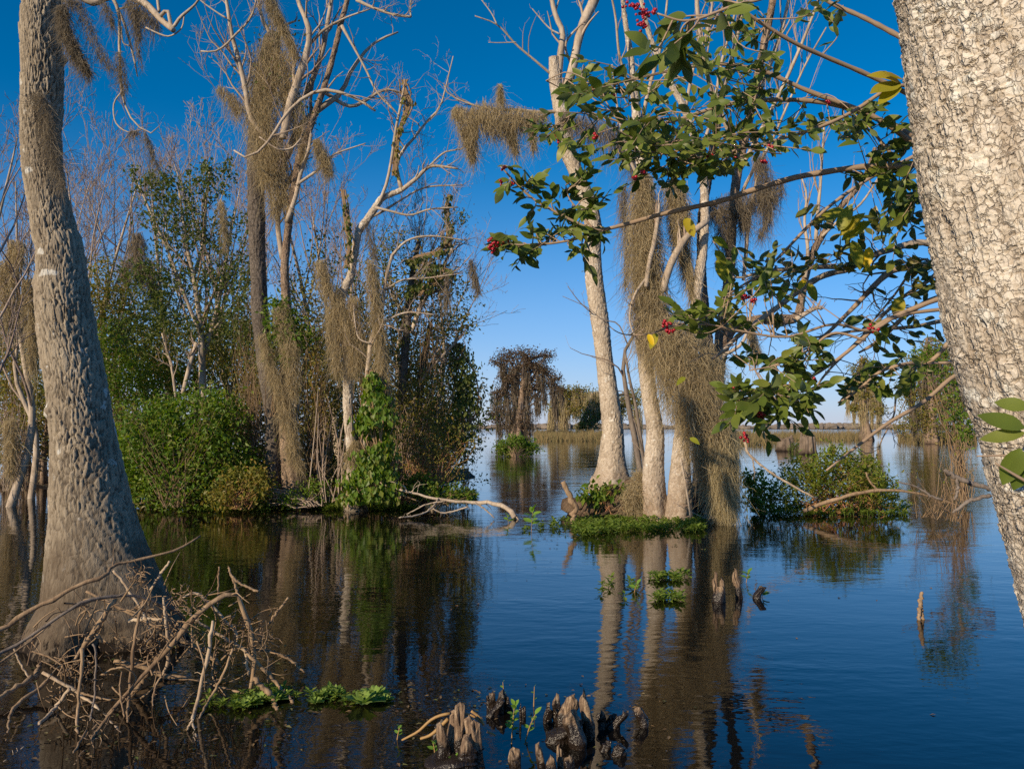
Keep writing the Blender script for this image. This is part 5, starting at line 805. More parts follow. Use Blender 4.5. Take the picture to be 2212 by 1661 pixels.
# ------------------------------------------------------------------ dead branches
def clampw(P): P[..., 2] = np.maximum(P[..., 2], -.04); return P
def stick(label, pieces, mat, seed=0, cat="branch", group="dead branches piled by the thick trunk", name="dead_branch", conv=True, twn=3, capd=True):
    """pieces: (pts (x, y, hw), distance); the first is the stem, the rest its forks"""
    t = None; r = RNG(900 + seed)
    for k, (p, d) in enumerate(pieces):
        q = np.array(p, float)
        if conv: q[:, 0] /= 3.001; q[:, 1] = q[:, 1] / 3.001 + 1107; q[:, 2] /= 2.45
        dd = np.linspace(*d, len(q)) if isinstance(d, tuple) else np.full(len(q), float(d)); dd = np.minimum(dd, wd(np.maximum(q[:, 1], 960)) * 1.004)
        X = cr(np.c_[D(q[:, 0], q[:, 1], dd), q[:, 2] * dd / F], 22); X[:, 3] *= (1 + .10 * np.sin(np.arange(22) * 2.1 + seed)) * r.uniform(.92, 1.12, 22) ; X[1:-1, :3] += r.normal(size=(20, 3)) * X[1:-1, 3:4] * .28
        b = B(); tubes(b, X[None, :, :3], X[None, :, 3], 9, True)
        if twn:
            P2, R2 = branchlets(r, X[None, :, :3], X[None, :, 3], twn, .05, .16, up=.1, rr=.4, wig=.3); tubes(b, P2, np.maximum(R2, .0016), 4)
        if k == 0: t = tag(b.obj(name, M[mat]), label, cat, group)
        else: b.obj("fork", M[mat], t)
    return t
S = stick
S("long straight branch slanting up across the thick trunk's foot", [([(-90, 815, 14), (0, 765, 14), (150, 670, 13), (330, 560, 12), (520, 465, 11), (680, 410, 11), (705, 375, 8), (740, 345, 8), (860, 315, 7), (1000, 280, 6.5), (1130, 245, 6), (1210, 205, 5.5), (1300, 150, 5)], (4.7, 5.4))], 'stick', 1)
S("dark branch arching low over the whole pile", [([(-60, 945, 9), (0, 915, 9), (200, 800, 8.5), (430, 640, 8), (600, 560, 8), (760, 540, 8), (900, 545, 7), (1040, 590, 7), (1130, 640, 6), (1200, 690, 5)], (4.5, 5.3))], 'dark_limb', 2)
S("thin branch running just under the dark arching one", [([(-30, 990, 6), (0, 970, 6), (200, 830, 6), (400, 660, 5), (550, 590, 5), (720, 545, 4)], (4.5, 5.2))], 'stick', 3, twn=6)
S("thick gnarled branch with a broken stub at the left edge", [([(-40, 1240, 16), (20, 1190, 15), (90, 1150, 14), (170, 1090, 14), (230, 1060, 14), (250, 1010, 12), (262, 965, 4)], (4.7, 5.2))], 'stick', 4)
S("bleached straight stick crossing the lower pile to the right", [([(275, 1035, 8), (420, 1110, 9), (560, 1210, 9), (680, 1320, 9), (785, 1430, 9)], 4.9)], 'palestick', 5)
S("heavy forked branch rising to a high elbow at the pile's right", [([(600, 1410, 8), (720, 1290, 10), (850, 1140, 11), (960, 1020, 11), (1090, 890, 13), (1180, 790, 14), (1280, 660, 14), (1390, 565, 13), (1470, 535, 12), (1530, 520, 11), (1575, 610, 13), (1610, 720, 14), (1645, 870, 12), (1650, 1000, 11), (1620, 1160, 9)], (4.7, 5.1)), ([(1540, 540, 8), (1525, 470, 7), (1500, 410, 6), (1480, 355, 6)], 5.05), ([(1494, 400, 6), (1530, 440, 7), (1580, 470, 6), (1675, 510, 6)], 5.0)], 'stick', 6)
S("thick short branch lying under the elbow branch", [([(850, 1190, 17), (910, 1100, 17), (1000, 980, 15), (1060, 890, 12)], 5.0)], 'stick', 7)
S("curved brown branch hanging from the arching one", [([(745, 560, 12), (690, 650, 13), (610, 770, 13), (540, 860, 12), (500, 930, 8), (480, 970, 6)], 4.95), ([(620, 780, 6), (650, 810, 6), (665, 840, 4)], 4.95), ([(530, 880, 10), (530, 1000, 9), (515, 1170, 8), (500, 1300, 8), (500, 1430, 8), (540, 1465, 7), (590, 1482, 6)], 4.6)], 'stick', 8)
S("pale upright curved stick in the middle of the pile", [([(1060, 550, 6), (1075, 680, 9), (1090, 860, 9), (1085, 980, 9), (1055, 1050, 5)], 4.9)], 'palestick', 9)
S("straight leaning stick reaching down to the water in mid pile", [([(930, 570, 7), (900, 690, 8), (885, 780, 9), (860, 950, 9), (840, 1150, 8), (825, 1370, 6)], 4.85)], 'stick', 10)
S("bleached vertical stick with a hooked foot at the pile's front", [([(1380, 700, 7), (1375, 760, 10), (1350, 920, 10), (1310, 1080, 10), (1280, 1230, 10), (1245, 1350, 10), (1255, 1400, 8), (1275, 1490, 7)], 4.75), ([(1250, 1340, 6), (1220, 1390, 5), (1215, 1415, 4)], 4.4)], 'palestick', 11)
S("slim dark stick crossing the bleached vertical one", [([(1510, 880, 6), (1450, 1040, 7), (1370, 1190, 7), (1290, 1340, 6)], 4.8)], 'stick', 12)
S("long grey log lying nearly flat through the pile", [([(740, 965, 12), (800, 970, 15), (880, 990, 14), (1040, 1040, 13), (1160, 1065, 13), (1250, 1090, 13), (1440, 1140, 12), (1600, 1180, 11)], 5.3)], 'stick', 13)
S("bent stick running down behind the elbow branch", [([(1140, 580, 5), (1200, 545, 6), (1270, 522, 8), (1370, 600, 8), (1450, 690, 8), (1530, 770, 8), (1535, 830, 6), (1500, 880, 4)], 5.3)], 'palestick', 14)
S("pale stick sloping right below the elbow", [([(1190, 620, 5), (1290, 710, 7), (1400, 780, 8), (1520, 850, 8), (1590, 900, 8), (1600, 960, 8), (1612, 1050, 7)], 5.2)], 'palestick', 15)
S("straight stick slanting down to the water lettuce", [([(1590, 900, 8), (1700, 1010, 9), (1800, 1110, 9), (1900, 1240, 8)], 5.0)], 'stick', 16)
S("thick curved limb end dipping among the water lettuce", [([(1640, 1075, 12), (1730, 1150, 14), (1770, 1210, 13), (1795, 1285, 9)], 4.85)], 'stick', 17)
S("knobbly twig branch reaching furthest right over the water", [([(1640, 880, 8), (1720, 895, 8), (1790, 910, 8), (1890, 960, 7), (1930, 1000, 6), (1975, 1035, 5)], 5.3)], 'stick', 18, twn=12)
S("thin bleached stick leaning against the trunk's foot", [([(735, 375, 6), (790, 440, 7), (860, 540, 7), (930, 660, 6), (985, 790, 4)], 5.3)], 'palestick', 19)
S("short pale stick pointing up right behind the pile", [([(975, 500, 6), (1040, 400, 7), (1100, 315, 6)], 5.4)], 'palestick', 20)
S("thin upright stick left of the high elbow", [([(1420, 350, 5), (1415, 480, 5), (1410, 610, 5)], 5.4)], 'stick', 21)
S("long brown stick sloping across the back of the pile", [([(560, 510, 7), (640, 550, 8), (700, 580, 9), (860, 660, 9), (1010, 740, 9), (1130, 800, 10), (1270, 880, 11), (1400, 960, 10), (1420, 985, 8)], 5.4)], 'stick', 22)
S("short pale broken stick lying before the trunk's burl", [([(835, 700, 9), (900, 695, 10), (960, 690, 9), (1080, 695, 7)], 5.2)], 'palestick', 23)
S("grey stick dipping into the dark water at lower left", [([(450, 1140, 9), (410, 1195, 9), (360, 1260, 9), (250, 1382, 9)], 4.7)], 'palestick', 24)
S("long curved root like stick at the lower left edge", [([(330, 1070, 10), (250, 1140, 10), (180, 1190, 10), (90, 1260, 11), (60, 1340, 9), (50, 1430, 8), (40, 1480, 7), (15, 1515, 5)], (5.0, 4.4))], 'stick', 25)
S("short thin upright stick in the left front of the pile", [([(790, 1030, 4), (780, 1100, 5), (780, 1180, 5), (805, 1330, 4)], 4.7)], 'stick', 26)
S("lone stick poking up from the water right of the pile", [([(1740, 725, 6), (1800, 640, 7), (1870, 550, 5)], 5.6)], 'stick', 27)
S("thin grey curved stick standing in the water mid front", [([(1065, 1035, 5), (1020, 1100, 5), (995, 1180, 4.5), (990, 1258, 4)], 4.8)], 'palestick', 28)
S("thin bleached stick above the gnarled stub", [([(92, 880, 5), (120, 950, 5), (150, 1010, 5), (202, 1080, 5)], 5.0)], 'palestick', 29)
S("fan of bent pale twigs left of the hanging branch", [([(205, 898, 4.5), (330, 940, 5), (420, 1010, 5), (460, 1085, 5)], 5.0), ([(350, 935, 3), (430, 970, 3), (470, 1060, 3)], 5.0), ([(270, 960, 3), (350, 1000, 3), (440, 1070, 3)], 5.0)], 'stick', 30, twn=3)
S("thin dark stick dropping through the front of the pile", [([(600, 850, 5), (620, 900, 5), (620, 1060, 5), (612, 1200, 5), (580, 1360, 4)], 4.75)], 'dark_limb', 31)
S("pale stick end entering at the bottom left corner", [([(-40, 1665, 6), (30, 1615, 6), (90, 1570, 6), (175, 1510, 5)], 4.2)], 'palestick', 32)
S("straight dark stick from the pile's front into deep water", [([(480, 1640, 8), (590, 1470, 8), (690, 1330, 8), (740, 1270, 6)], 4.4), ([(410, 1660, 5), (470, 1570, 6), (560, 1410, 5)], 4.3)], 'stick', 33)
S("stick crossing low between the leaning sticks", [([(520, 1165, 5), (600, 1190, 6), (740, 1215, 6)], 4.9), ([(660, 1050, 5), (740, 1010, 5), (900, 990, 5), (1000, 940, 5)], 5.0)], 'stick', 34)
r = RNG(950); b = B(); tw = []
for (x, y, s_, n_) in [(900, 420, 60, 40), (930, 620, 60, 30), (1150, 560, 70, 40), (960, 850, 70, 46), (560, 1030, 80, 40), (430, 1000, 60, 24), (1240, 640, 60, 30), (1300, 840, 70, 20), (1540, 730, 60, 30), (1700, 800, 80, 46), (1080, 740, 80, 24), (1450, 880, 60, 14), (700, 900, 90, 16), (380, 1180, 80, 12), (600, 1400, 70, 10)]:
    for k in range(int(n_ * 1.0)):
        x0, y0 = x + r.normal() * s_ * .6, y + r.normal() * s_ * .55; a = r.uniform(0, 6.28); L = r.uniform(25, 80); bend = r.normal() * .5
        q = np.array([(x0, y0), (x0 + L * .5 * math.cos(a), y0 + L * .5 * math.sin(a)), (x0 + L * math.cos(a + bend), y0 + L * math.sin(a + bend))]) / 3.001; q[:, 1] += 1107
        dd = np.minimum(r.uniform(4.8, 5.4) + r.normal(size=3) * .05, wd(np.maximum(q[:, 1], 960))); tw.append(cr(D(q[:, 0], q[:, 1], dd), 5))
lg = []
for k in range(150):
    x0, y0 = r.uniform(120, 1750), r.normal(820, 230); a = r.choice([-1.1, -.5, .6, 1.2, 1.6]) + r.normal() * .3; L = r.uniform(90, 300); bend = r.normal() * .35
    if y0 < 420 + abs(x0 - 1000) * .25 or y0 > 1380: continue
    q = np.array([(x0, y0), (x0 + L * .5 * math.cos(a), y0 + L * .5 * math.sin(a)), (x0 + L * math.cos(a + bend), y0 + L * math.sin(a + bend))]) / 3.001; q[:, 1] += 1107
    dd = np.minimum(r.uniform(4.7, 5.5) + r.normal(size=3) * .08, wd(np.maximum(q[:, 1], 960))); lg.append(cr(D(q[:, 0], q[:, 1], dd), 8))
lg = np.array(lg); tubes(b, lg, np.linspace(.0055, .0022, 8)[None] * r.uniform(.5, 1.25, (len(lg), 1)), 6)
tw = np.array(tw); tubes(b, tw, np.linspace(.0040, .0018, 5)[None] * r.uniform(.6, 1.3, (len(tw), 1)), 4); b.obj("dead_twigs", M['brush'], kind="stuff", label="tangle of fine dead twigs caught in the branch pile")

S("long pale fallen branch with forks lying on the water left of the clump", [([(805, 1030, 1.44), (830, 1047, 1.73), (879, 1062, 2.16), (947, 1078, 2.88), (1019, 1084, 3.6), (1060, 1086, 4.32), (1085, 1092, 5.04), (1100, 1100, 5.76), (1112, 1118, 5.76)], (15.6, 14.6)), ([(947, 1078, 2.16), (935, 1095, 1.87), (905, 1112, 1.73), (862, 1118, 1.3)], (15.2, 14.4)), ([(935, 1098, 1.44), (960, 1108, 1.44), (1010, 1095, 1.73)], 14.7), ([(1025, 1084, 1.87), (1048, 1100, 1.73), (1068, 1118, 1.3)], 14.6), ([(879, 1062, 1.44), (872, 1050, 1.3), (840, 1038, 1.01)], 15.3), ([(960, 1082, 1.44), (920, 1090, 1.3), (880, 1110, 1.01)], 15.)], 'limb', 40, twn=7, group="fallen branches in the water", conv=False)
S("gnarled dark branch stub standing left of the root mound", [([(1216, 1040, 5), (1222, 1055, 5.5), (1232, 1074, 6), (1240, 1090, 6), (1246, 1098, 6), (1240, 1115, 6), (1236, 1136, 5)], 13.9)], 'stick', 41, group="fallen branches in the water", conv=False)
S("forked brown stick standing alone in the water at the right", [([(1991, 1278, 3.4), (1988, 1300, 4), (1984, 1340, 3.6)], 7.0), ([(1990, 1295, 2.6), (1992, 1318, 3.2), (1995, 1340, 3)], 7.0)], 'stick', 42, group="fallen branches in the water", conv=False)
S("bent pale twig standing over the broad bush", [([(1608, 955, 3), (1622, 985, 2.6), (1680, 1030, 2.4), (1760, 1075, 2)], 13.2), ([(1625, 990, 1.6), (1630, 1020, 1.4), (1628, 1035, 1)], 13.2)], 'palestick', 43, group="fallen branches in the water", conv=False)
S("long reddish branch lying through the broad bush", [([(1735, 1104, 4), (1785, 1085, 4), (1850, 1066, 3.6), (1920, 1058, 3), (2000, 1070, 2.4), (2080, 1095, 2)], 14.8), ([(1900, 1062, 2.4), (1880, 1042, 2), (1870, 1020, 1.6)], 14.8)], 'stick', 44, group="fallen branches in the water", conv=False)
S("dark brush branch with dangling ends beside the plated trunk", [([(2140, 1055, 5), (2100, 1045, 5), (2060, 1028, 5), (2040, 1015, 4)], 10.5), ([(2140, 1070, 4), (2100, 1080, 4), (2070, 1098, 3.5), (2058, 1108, 2)], 10.5), ([(2066, 1030, 3), (2068, 1060, 3), (2062, 1080, 2.4)], 10.5), ([(2036, 1080, 2.4), (2010, 1070, 2.4), (1980, 1052, 2), (1940, 1040, 1.6)], 10.5)], 'dark_limb', 45, group="fallen branches in the water", conv=False, twn=5)

# litter floating on the water: fallen leaves, bits of bark, seeds gathered about the trunks
M['litter'] = leaf_mat('fallen_leaf', [(.16, .09, .04), (.30, .20, .09), (.10, .06, .035), (.12, .15, .035), (.34, .26, .13)], .1)
r = RNG(960); P = []
for (x0, x1, y0, y1, n_) in [(0, 640, 1390, 1640, 420), (240, 1000, 1096, 1140, 420), (1160, 1560, 1120, 1190, 260), (850, 1450, 1480, 1655, 130), (1600, 2000, 1104, 1150, 160), (640, 2100, 1150, 1650, 40), (600, 1100, 1490, 1540, 120)]:
    P.append(W(r.uniform(x0, x1, n_), y0 + (y1 - y0) * r.random(n_) ** 1.3))
P = np.concatenate(P); P[:, 2] = .006; n_ = len(P); a_ = r.uniform(0, 6.28, n_); b = B()
leaves(b, P, np.c_[np.cos(a_), np.sin(a_), r.normal(size=n_) * .05], np.c_[r.normal(size=(n_, 2)) * .15, np.ones(n_)], r.uniform(.008, .032, n_) * (1 + .06 * np.hypot(P[:, 0], P[:, 1])), .55, .1)
b.obj("floating_litter", M['litter'], smooth=False, kind="stuff", label="fallen leaves and bits of bark floating on the dark water")

# ------------------------------------------------------------------ the berry bush reaching in from behind the plated trunk
hroot = D(2390, 1500, 2.75); ht = thing("berry_bush", "glossy leaved bush with red berries reaching in from behind the plated trunk", "bush", (hroot[0], hroot[1], 0))
LM = []                                             # leaf meshes shared by all leaves
for k, (wd_, bend, cup) in enumerate([(.46, .12, .12), (.42, .22, .18), (.50, .05, .10), (.44, -.06, .2), (.48, .3, .06)]): X, f = blade(7, wd_, bend, cup, k); LM.append({m: B().add(X, f).mesh("leaf", M[m]) for m in ('holly', 'yellow', 'gold', 'lowleaf')} if 'lowleaf' in M else {m: B().add(X, f).mesh("leaf", M[m]) for m in ('holly', 'yellow', 'gold')})
hb = {}
def hbranch(key, pts, d, root, mat='hollytwig', nm="branch"):
    P, R_ = limb(pts, d, 26); r = RNG(len(hb) + 700); R_ = R_ * (1 + .08 * np.sin(np.arange(26) * 2.3)); b = B(); tubes(b, P, R_, 8, True); b.obj(nm, M[mat], root); hb[key] = (P, R_)
b = B(); P, R_ = limb([(2420, 1640, 14), (2340, 1300, 14), (2240, 1000, 13), (2160, 800, 13), (2080, 560, 12), (2030, 360, 10), (2000, 200, 8), (1970, 60, 6), (1940, -60, 4)], 2.75, 26); P[0, 0, 2] = -.1; tubes(b, P, R_, 10, True); b.obj("main_stem", M['hollytwig'], ht)
hbranch('h1', [(2040, 365, 7), (2005, 352, 7), (1970, 358, 7), (1863, 361, 6.6), (1752, 377, 6.4), (1702, 388, 6.2), (1620, 413, 6), (1552, 436, 5.6), (1437, 461, 5), (1348, 486, 4.4), (1301, 497, 4)], (2.7, 2.6), ht)
hbranch('h1a', [(1304, 497, 3.6), (1276, 494, 3.4), (1219, 468, 3), (1151, 429, 2.6), (1112, 393, 2.2), (1080, 358, 1.5)], (2.6, 2.55), ht)
hbranch('h1b', [(1304, 497, 3.2), (1276, 506, 3), (1241, 517, 2.8), (1183, 527, 2.4), (1115, 529, 2), (1062, 526, 1.4)], (2.6, 2.6), ht)
hbranch('h1c', [(1290, 496, 2.6), (1276, 488, 2.4), (1255, 461, 2), (1230, 429, 1.4), (1222, 400, 1)], 2.6, ht)
hbranch('h2', [(2030, 330, 7), (1990, 306, 7), (1956, 286, 6.4), (1870, 247, 6), (1780, 222, 5.4), (1673, 216, 5), (1566, 227, 4.6), (1473, 257, 4), (1400, 270, 3), (1330, 262, 2.4), (1260, 240, 1.8), (1200, 270, 1.2)], (2.75, 2.55), ht)
hbranch('h3', [(2005, 230, 6), (1985, 215, 6), (1949, 197, 5.4), (1863, 157, 5), (1780, 122, 4.6), (1716, 93, 4.2), (1638, 46, 3.8), (1573, 0, 3.2), (1540, -30, 3)], (2.7, 2.3), ht)
hbranch('h4', [(1980, 110, 6), (1960, 90, 6), (1927, 71, 5.6), (1866, 39, 5), (1809, 14, 4.6), (1784, 0, 4), (1740, -40, 3)], 2.6, ht)
hbranch('h5', [(2000, 190, 4.5), (1950, 185, 4.5), (1916, 193, 4.5), (1852, 236, 4), (1795, 265, 3.8), (1738, 286, 3.4), (1666, 306, 3), (1590, 325, 2.6), (1510, 345, 2.2), (1440, 330, 1.8), (1370, 300, 1.2)], (2.6, 2.4), ht)
hbranch('h6', [(2035, 380, 6.4), (1990, 330, 6.4), (1956, 297, 6), (1877, 247, 5.6), (1745, 197, 5), (1648, 154, 4.4), (1566, 139, 3.8), (1491, 145, 3.2), (1437, 156, 2.6), (1370, 172, 2), (1300, 185, 1.6), (1225, 170, 1.2), (1180, 175, .9)], (2.75, 2.45), ht)
hbranch('h7', [(1700, -20, 3.6), (1640, 0, 3.4), (1591, 11, 3.4), (1540, 30, 3.2), (1509, 41, 3), (1470, 45, 2.6), (1420, 30, 2)], 1.65, ht)
hbranch('h8', [(1660, 60, 3), (1645, 120, 2.6), (1640, 180, 2.2), (1620, 250, 1.6)], 2.5, ht)
hbranch('h9', [(2080, 540, 6), (2040, 470, 6), (1985, 420, 5), (1930, 340, 4), (1890, 290, 3), (1870, 260, 2)], 2.7, ht)
hbranch('h10', [(2120, 690, 5), (2060, 730, 5), (2010, 780, 4.4), (1956, 786, 4), (1898, 805, 3.4), (1847, 848, 2.6), (1810, 870, 1.6)], (2.8, 3.), ht)
hbranch('h11', [(2110, 620, 6), (2060, 635, 6), (1990, 660, 5.4), (1900, 700, 5), (1855, 740, 4), (1790, 790, 3.4), (1720, 830, 3), (1660, 850, 2.4), (1600, 880, 1.6)], (2.8, 2.7), ht)
hbranch('h12', [(1870, 735, 3), (1800, 720, 2.8), (1740, 760, 2.6), (1670, 790, 2), (1620, 800, 1.4)], 2.7, ht)
hbranch('h13', [(2120, 660, 4), (1950, 680, 4), (1880, 715, 3.4), (1800, 700, 3), (1700, 728, 2.6), (1600, 715, 2.2), (1520, 700, 1.8), (1450, 715, 1.2)], (2.8, 2.6), ht)
hbranch('h14', [(2170, 800, 5), (2105, 806, 5), (2062, 812, 4.8), (1995, 868, 4.4), (1917, 915, 4), (1859, 958, 3.4), (1785, 1016, 2)], (2.9, 2.6), ht)
LEAVES = []                                         # (matrix, mesh key, variant, apparent size)
def leaf_matrix(p, d, n, L):
    d = nrm(d); s = nrm(np.cross(d, n)); n = np.cross(s, d); m = np.eye(4); m[:3, 0] = s * L; m[:3, 1] = d * L; m[:3, 2] = n * L; m[:3, 3] = p; return m
twg = B(); berr = []
def cluster(r, keys, blob, n, size, depth_r=.16, key='holly', per=6, up=.5, light=None):
    """leafy twigs from the nearest branch to points in the blob, leaves alternating along the outer half"""
    x, y, rx, ry, d = blob; bp = np.concatenate([hb[k][0][0] for k in keys]); nt = max(1, int(n * 1.45) // per); cnt = 0
    for _ in range(nt):
        a, q = r.uniform(0, 6.283), math.sqrt(r.random()); end = D(x + 1.12 * rx * q * math.cos(a), y + 1.12 * ry * q * math.sin(a), d + r.normal() * depth_r)
        dist = np.linalg.norm(bp - end, axis=1); st = bp[np.argsort(dist)[min(len(dist) - 1, int(abs(r.normal()) * 4))]]; L = np.linalg.norm(end - st)
        if L > .35: st = end + (st - end) * .35 / L if r.random() < .5 else st
        mid = (st + end) / 2 + r.normal(size=3) * L * .12; T = cr(np.stack([st, mid, end]), 8); tubes(twg, T[None], np.linspace(.0022, .0011, 8)[None], 4)
        dirv = nrm(T[-1] - T[-3]); Ls = size * .75 * d / F
        for k in range(per):
            u = 1 - .75 * (k / per) * min(1, .12 / max(L, .02) * 1.2); i = u * 7; j = min(int(i), 6); p = T[j] * (1 - i + j) + T[j + 1] * (i - j)
            sd = nrm(np.cross(dirv, [0, 0, 1]) * (1 if k % 2 else -1) + r.normal(size=3) * .35)
            dv = nrm(dirv * (.9 if k else 2.) + sd * (.9 if k else .2) + r.normal(size=3) * .25 + [0, 0, -.1]); nv = nrm(np.array([-.3, -.5, up]) + r.normal(size=3) * .5)
            l_ = Ls * r.uniform(.7, 1.2); LEAVES.append((leaf_matrix(p, dv, nv, l_), key, int(r.integers(0, 5)), l_ * F / max(.5, np.linalg.norm(p - [0, 0, H])))); cnt += 1
r = RNG(720)
cluster(r, ['h7'], (1460, 75, 75, 75, 1.65), 20, 92, .10); cluster(r, ['h7'], (1420, 30, 60, 30, 1.7), 8, 80, .06); cluster(r, ['h7'], (1520, 30, 60, 40, 1.7), 14, 80, .08)
cluster(r, ['h6'], (1320, 185, 105, 42, 2.45), 72, 50); cluster(r, ['h6'], (1225, 165, 40, 45, 2.45), 26, 52, .08); cluster(r, ['h2'], (1185, 275, 32, 48, 2.5), 36, 40, .08)
cluster(r, ['h2', 'h5'], (1330, 290, 110, 60, 2.5), 84, 46); cluster(r, ['h2', 'h5'], (1450, 290, 110, 80, 2.45), 150, 46, .2); cluster(r, ['h5'], (1400, 370, 90, 55, 2.45), 66, 46); cluster(r, ['h5', 'h2'], (1560, 280, 80, 90, 2.5), 96, 44, .2); cluster(r, ['h5'], (1500, 385, 60, 45, 2.5), 30, 46)
cluster(r, ['h3', 'h6', 'h8'], (1600, 110, 90, 90, 2.45), 84, 40, .2); cluster(r, ['h8', 'h6'], (1650, 220, 60, 80, 2.5), 60, 40); cluster(r, ['h4', 'h3'], (1760, 30, 60, 45, 2.5), 24, 44); cluster(r, ['h5', 'h2'], (1690, 300, 70, 40, 2.5), 42, 44); cluster(r, ['h6'], (1540, 180, 70, 50, 2.5), 48, 42)
cluster(r, ['h1a'], (1110, 400, 50, 36, 2.57), 32, 44, .06); cluster(r, ['h1a'], (1180, 430, 60, 40, 2.58), 24, 46, .08); cluster(r, ['h1b'], (1180, 520, 110, 50, 2.6), 110, 44, .12); cluster(r, ['h1b'], (1110, 545, 50, 40, 2.6), 36, 42, .08); cluster(r, ['h1c'], (1255, 430, 50, 60, 2.6), 60, 44, .08); cluster(r, ['h1b'], (1272, 570, 30, 26, 2.6), 12, 42, .05)
cluster(r, ['h9', 'h2', 'h1'], (1900, 290, 70, 70, 2.65), 84, 46, .12); cluster(r, ['h1', 'h9'], (1930, 400, 40, 50, 2.7), 36, 46); cluster(r, ['h9', 'h2'], (1840, 250, 60, 40, 2.65), 30, 44); cluster(r, ['h1'], (1870, 370, 40, 30, 2.65), 12, 60, .04)
cluster(r, ['h11', 'h12'], (1650, 820, 90, 60, 2.7), 108, 46, .16); cluster(r, ['h11'], (1680, 900, 70, 50, 2.65), 66, 50, .1); cluster(r, ['h11'], (1600, 880, 50, 50, 2.6), 54, 54, .1); cluster(r, ['h12'], (1730, 770, 50, 46, 2.7), 54, 44); cluster(r, ['h11'], (1760, 830, 40, 40, 2.7), 24, 48)
cluster(r, ['h10'], (1890, 835, 70, 40, 2.95), 54, 42, .1); cluster(r, ['h10'], (1960, 790, 50, 40, 2.9), 24, 42); cluster(r, ['h13'], (1490, 695, 60, 40, 2.62), 30, 50, .06); cluster(r, ['h13'], (1560, 690, 40, 40, 2.62), 18, 46, .08); cluster(r, ['h13', 'h12'], (1620, 600, 90, 50, 2.7), 54, 40, .12); cluster(r, ['h13'], (1870, 700, 60, 40, 2.8), 18, 44)
cluster(r, ['h2'], (1940, 440, 40, 60, 2.75), 30, 44); cluster(r, ['h9'], (1960, 500, 50, 80, 2.8), 54, 42, .1)
twg.obj("twigs", M['hollytwig'], ht, kind="stuff")
# the four big leaves lying against the plated bark and one above
sg = thing("leaf_sprig", "sprig of large dark leaves lying against the plated bark", "sprig", D(2240, 1010, 1.76)); b = B(); P, R_ = limb([(2260, 1010, 3.5), (2225, 1002, 3.5), (2200, 985, 3), (2110, 985, 1.5)], 1.765, 10); tubes(b, P, R_, 7, True); P, R_ = limb([(2240, 1052, 4), (2200, 1030, 3.4), (2150, 1000, 1.6)], 1.75, 10); tubes(b, P, R_, 7, True); b.obj("stem", M['hollytwig'], sg)
off = np.array(sg.location)
for (x0, y0, x1, y1, wd2, tilt) in [(2222, 880, 2148, 868, .5, .5), (2214, 925, 2112, 895, .42, .6), (2214, 935, 2116, 948, .34, .5), (2205, 968, 2166, 1048, .5, .4), (2225, 970, 2190, 1060, .5, .3)]:
    p0, p1 = D(x0, y0, 1.755), D(x1, y1, 1.775); L = np.linalg.norm(p1 - p0); X, f = blade(8, wd2 * 1.05, .05, .1); m = leaf_matrix(p0 - off, p1 - p0, np.array([-.15, -1, tilt]), L); o = bpy.data.objects.new("leaf", B().add(X, f).mesh("leaf", M['holly'])); COL.objects.link(o); o.parent = sg; o.matrix_local = Matrix(m.tolist())
# berries
def berries(x, y, rx, ry, n, d, seed):
    r = RNG(seed); b = B(); t = np.array([(0, 0, 1), (0, 0, -1)] + [(math.cos(a), math.sin(a), z) for z, o_ in ((.5, 0), (-.5, .5)) for a in [(k + o_) * 2 * math.pi / 6 for k in range(6)]]); t = nrm(t)
    ft = [(0, 2 + k, 2 + (k + 1) % 6) for k in range(6)] + [(2 + k, 8 + k, 2 + (k + 1) % 6) for k in range(6)] + [(2 + (k + 1) % 6, 8 + k, 8 + (k + 1) % 6) for k in range(6)] + [(1, 8 + (k + 1) % 6, 8 + k) for k in range(6)]
    c = D(x + r.normal(size=n) * rx * .55, y + r.normal(size=n) * ry * .55, d + r.normal(size=n) * .012)
    for p in c: b.add(p + t * .0052 * d / 2.5 * r.uniform(.8, 1.15), np.array(ft))
    b.obj("berry_cluster", M['berry'], ht)
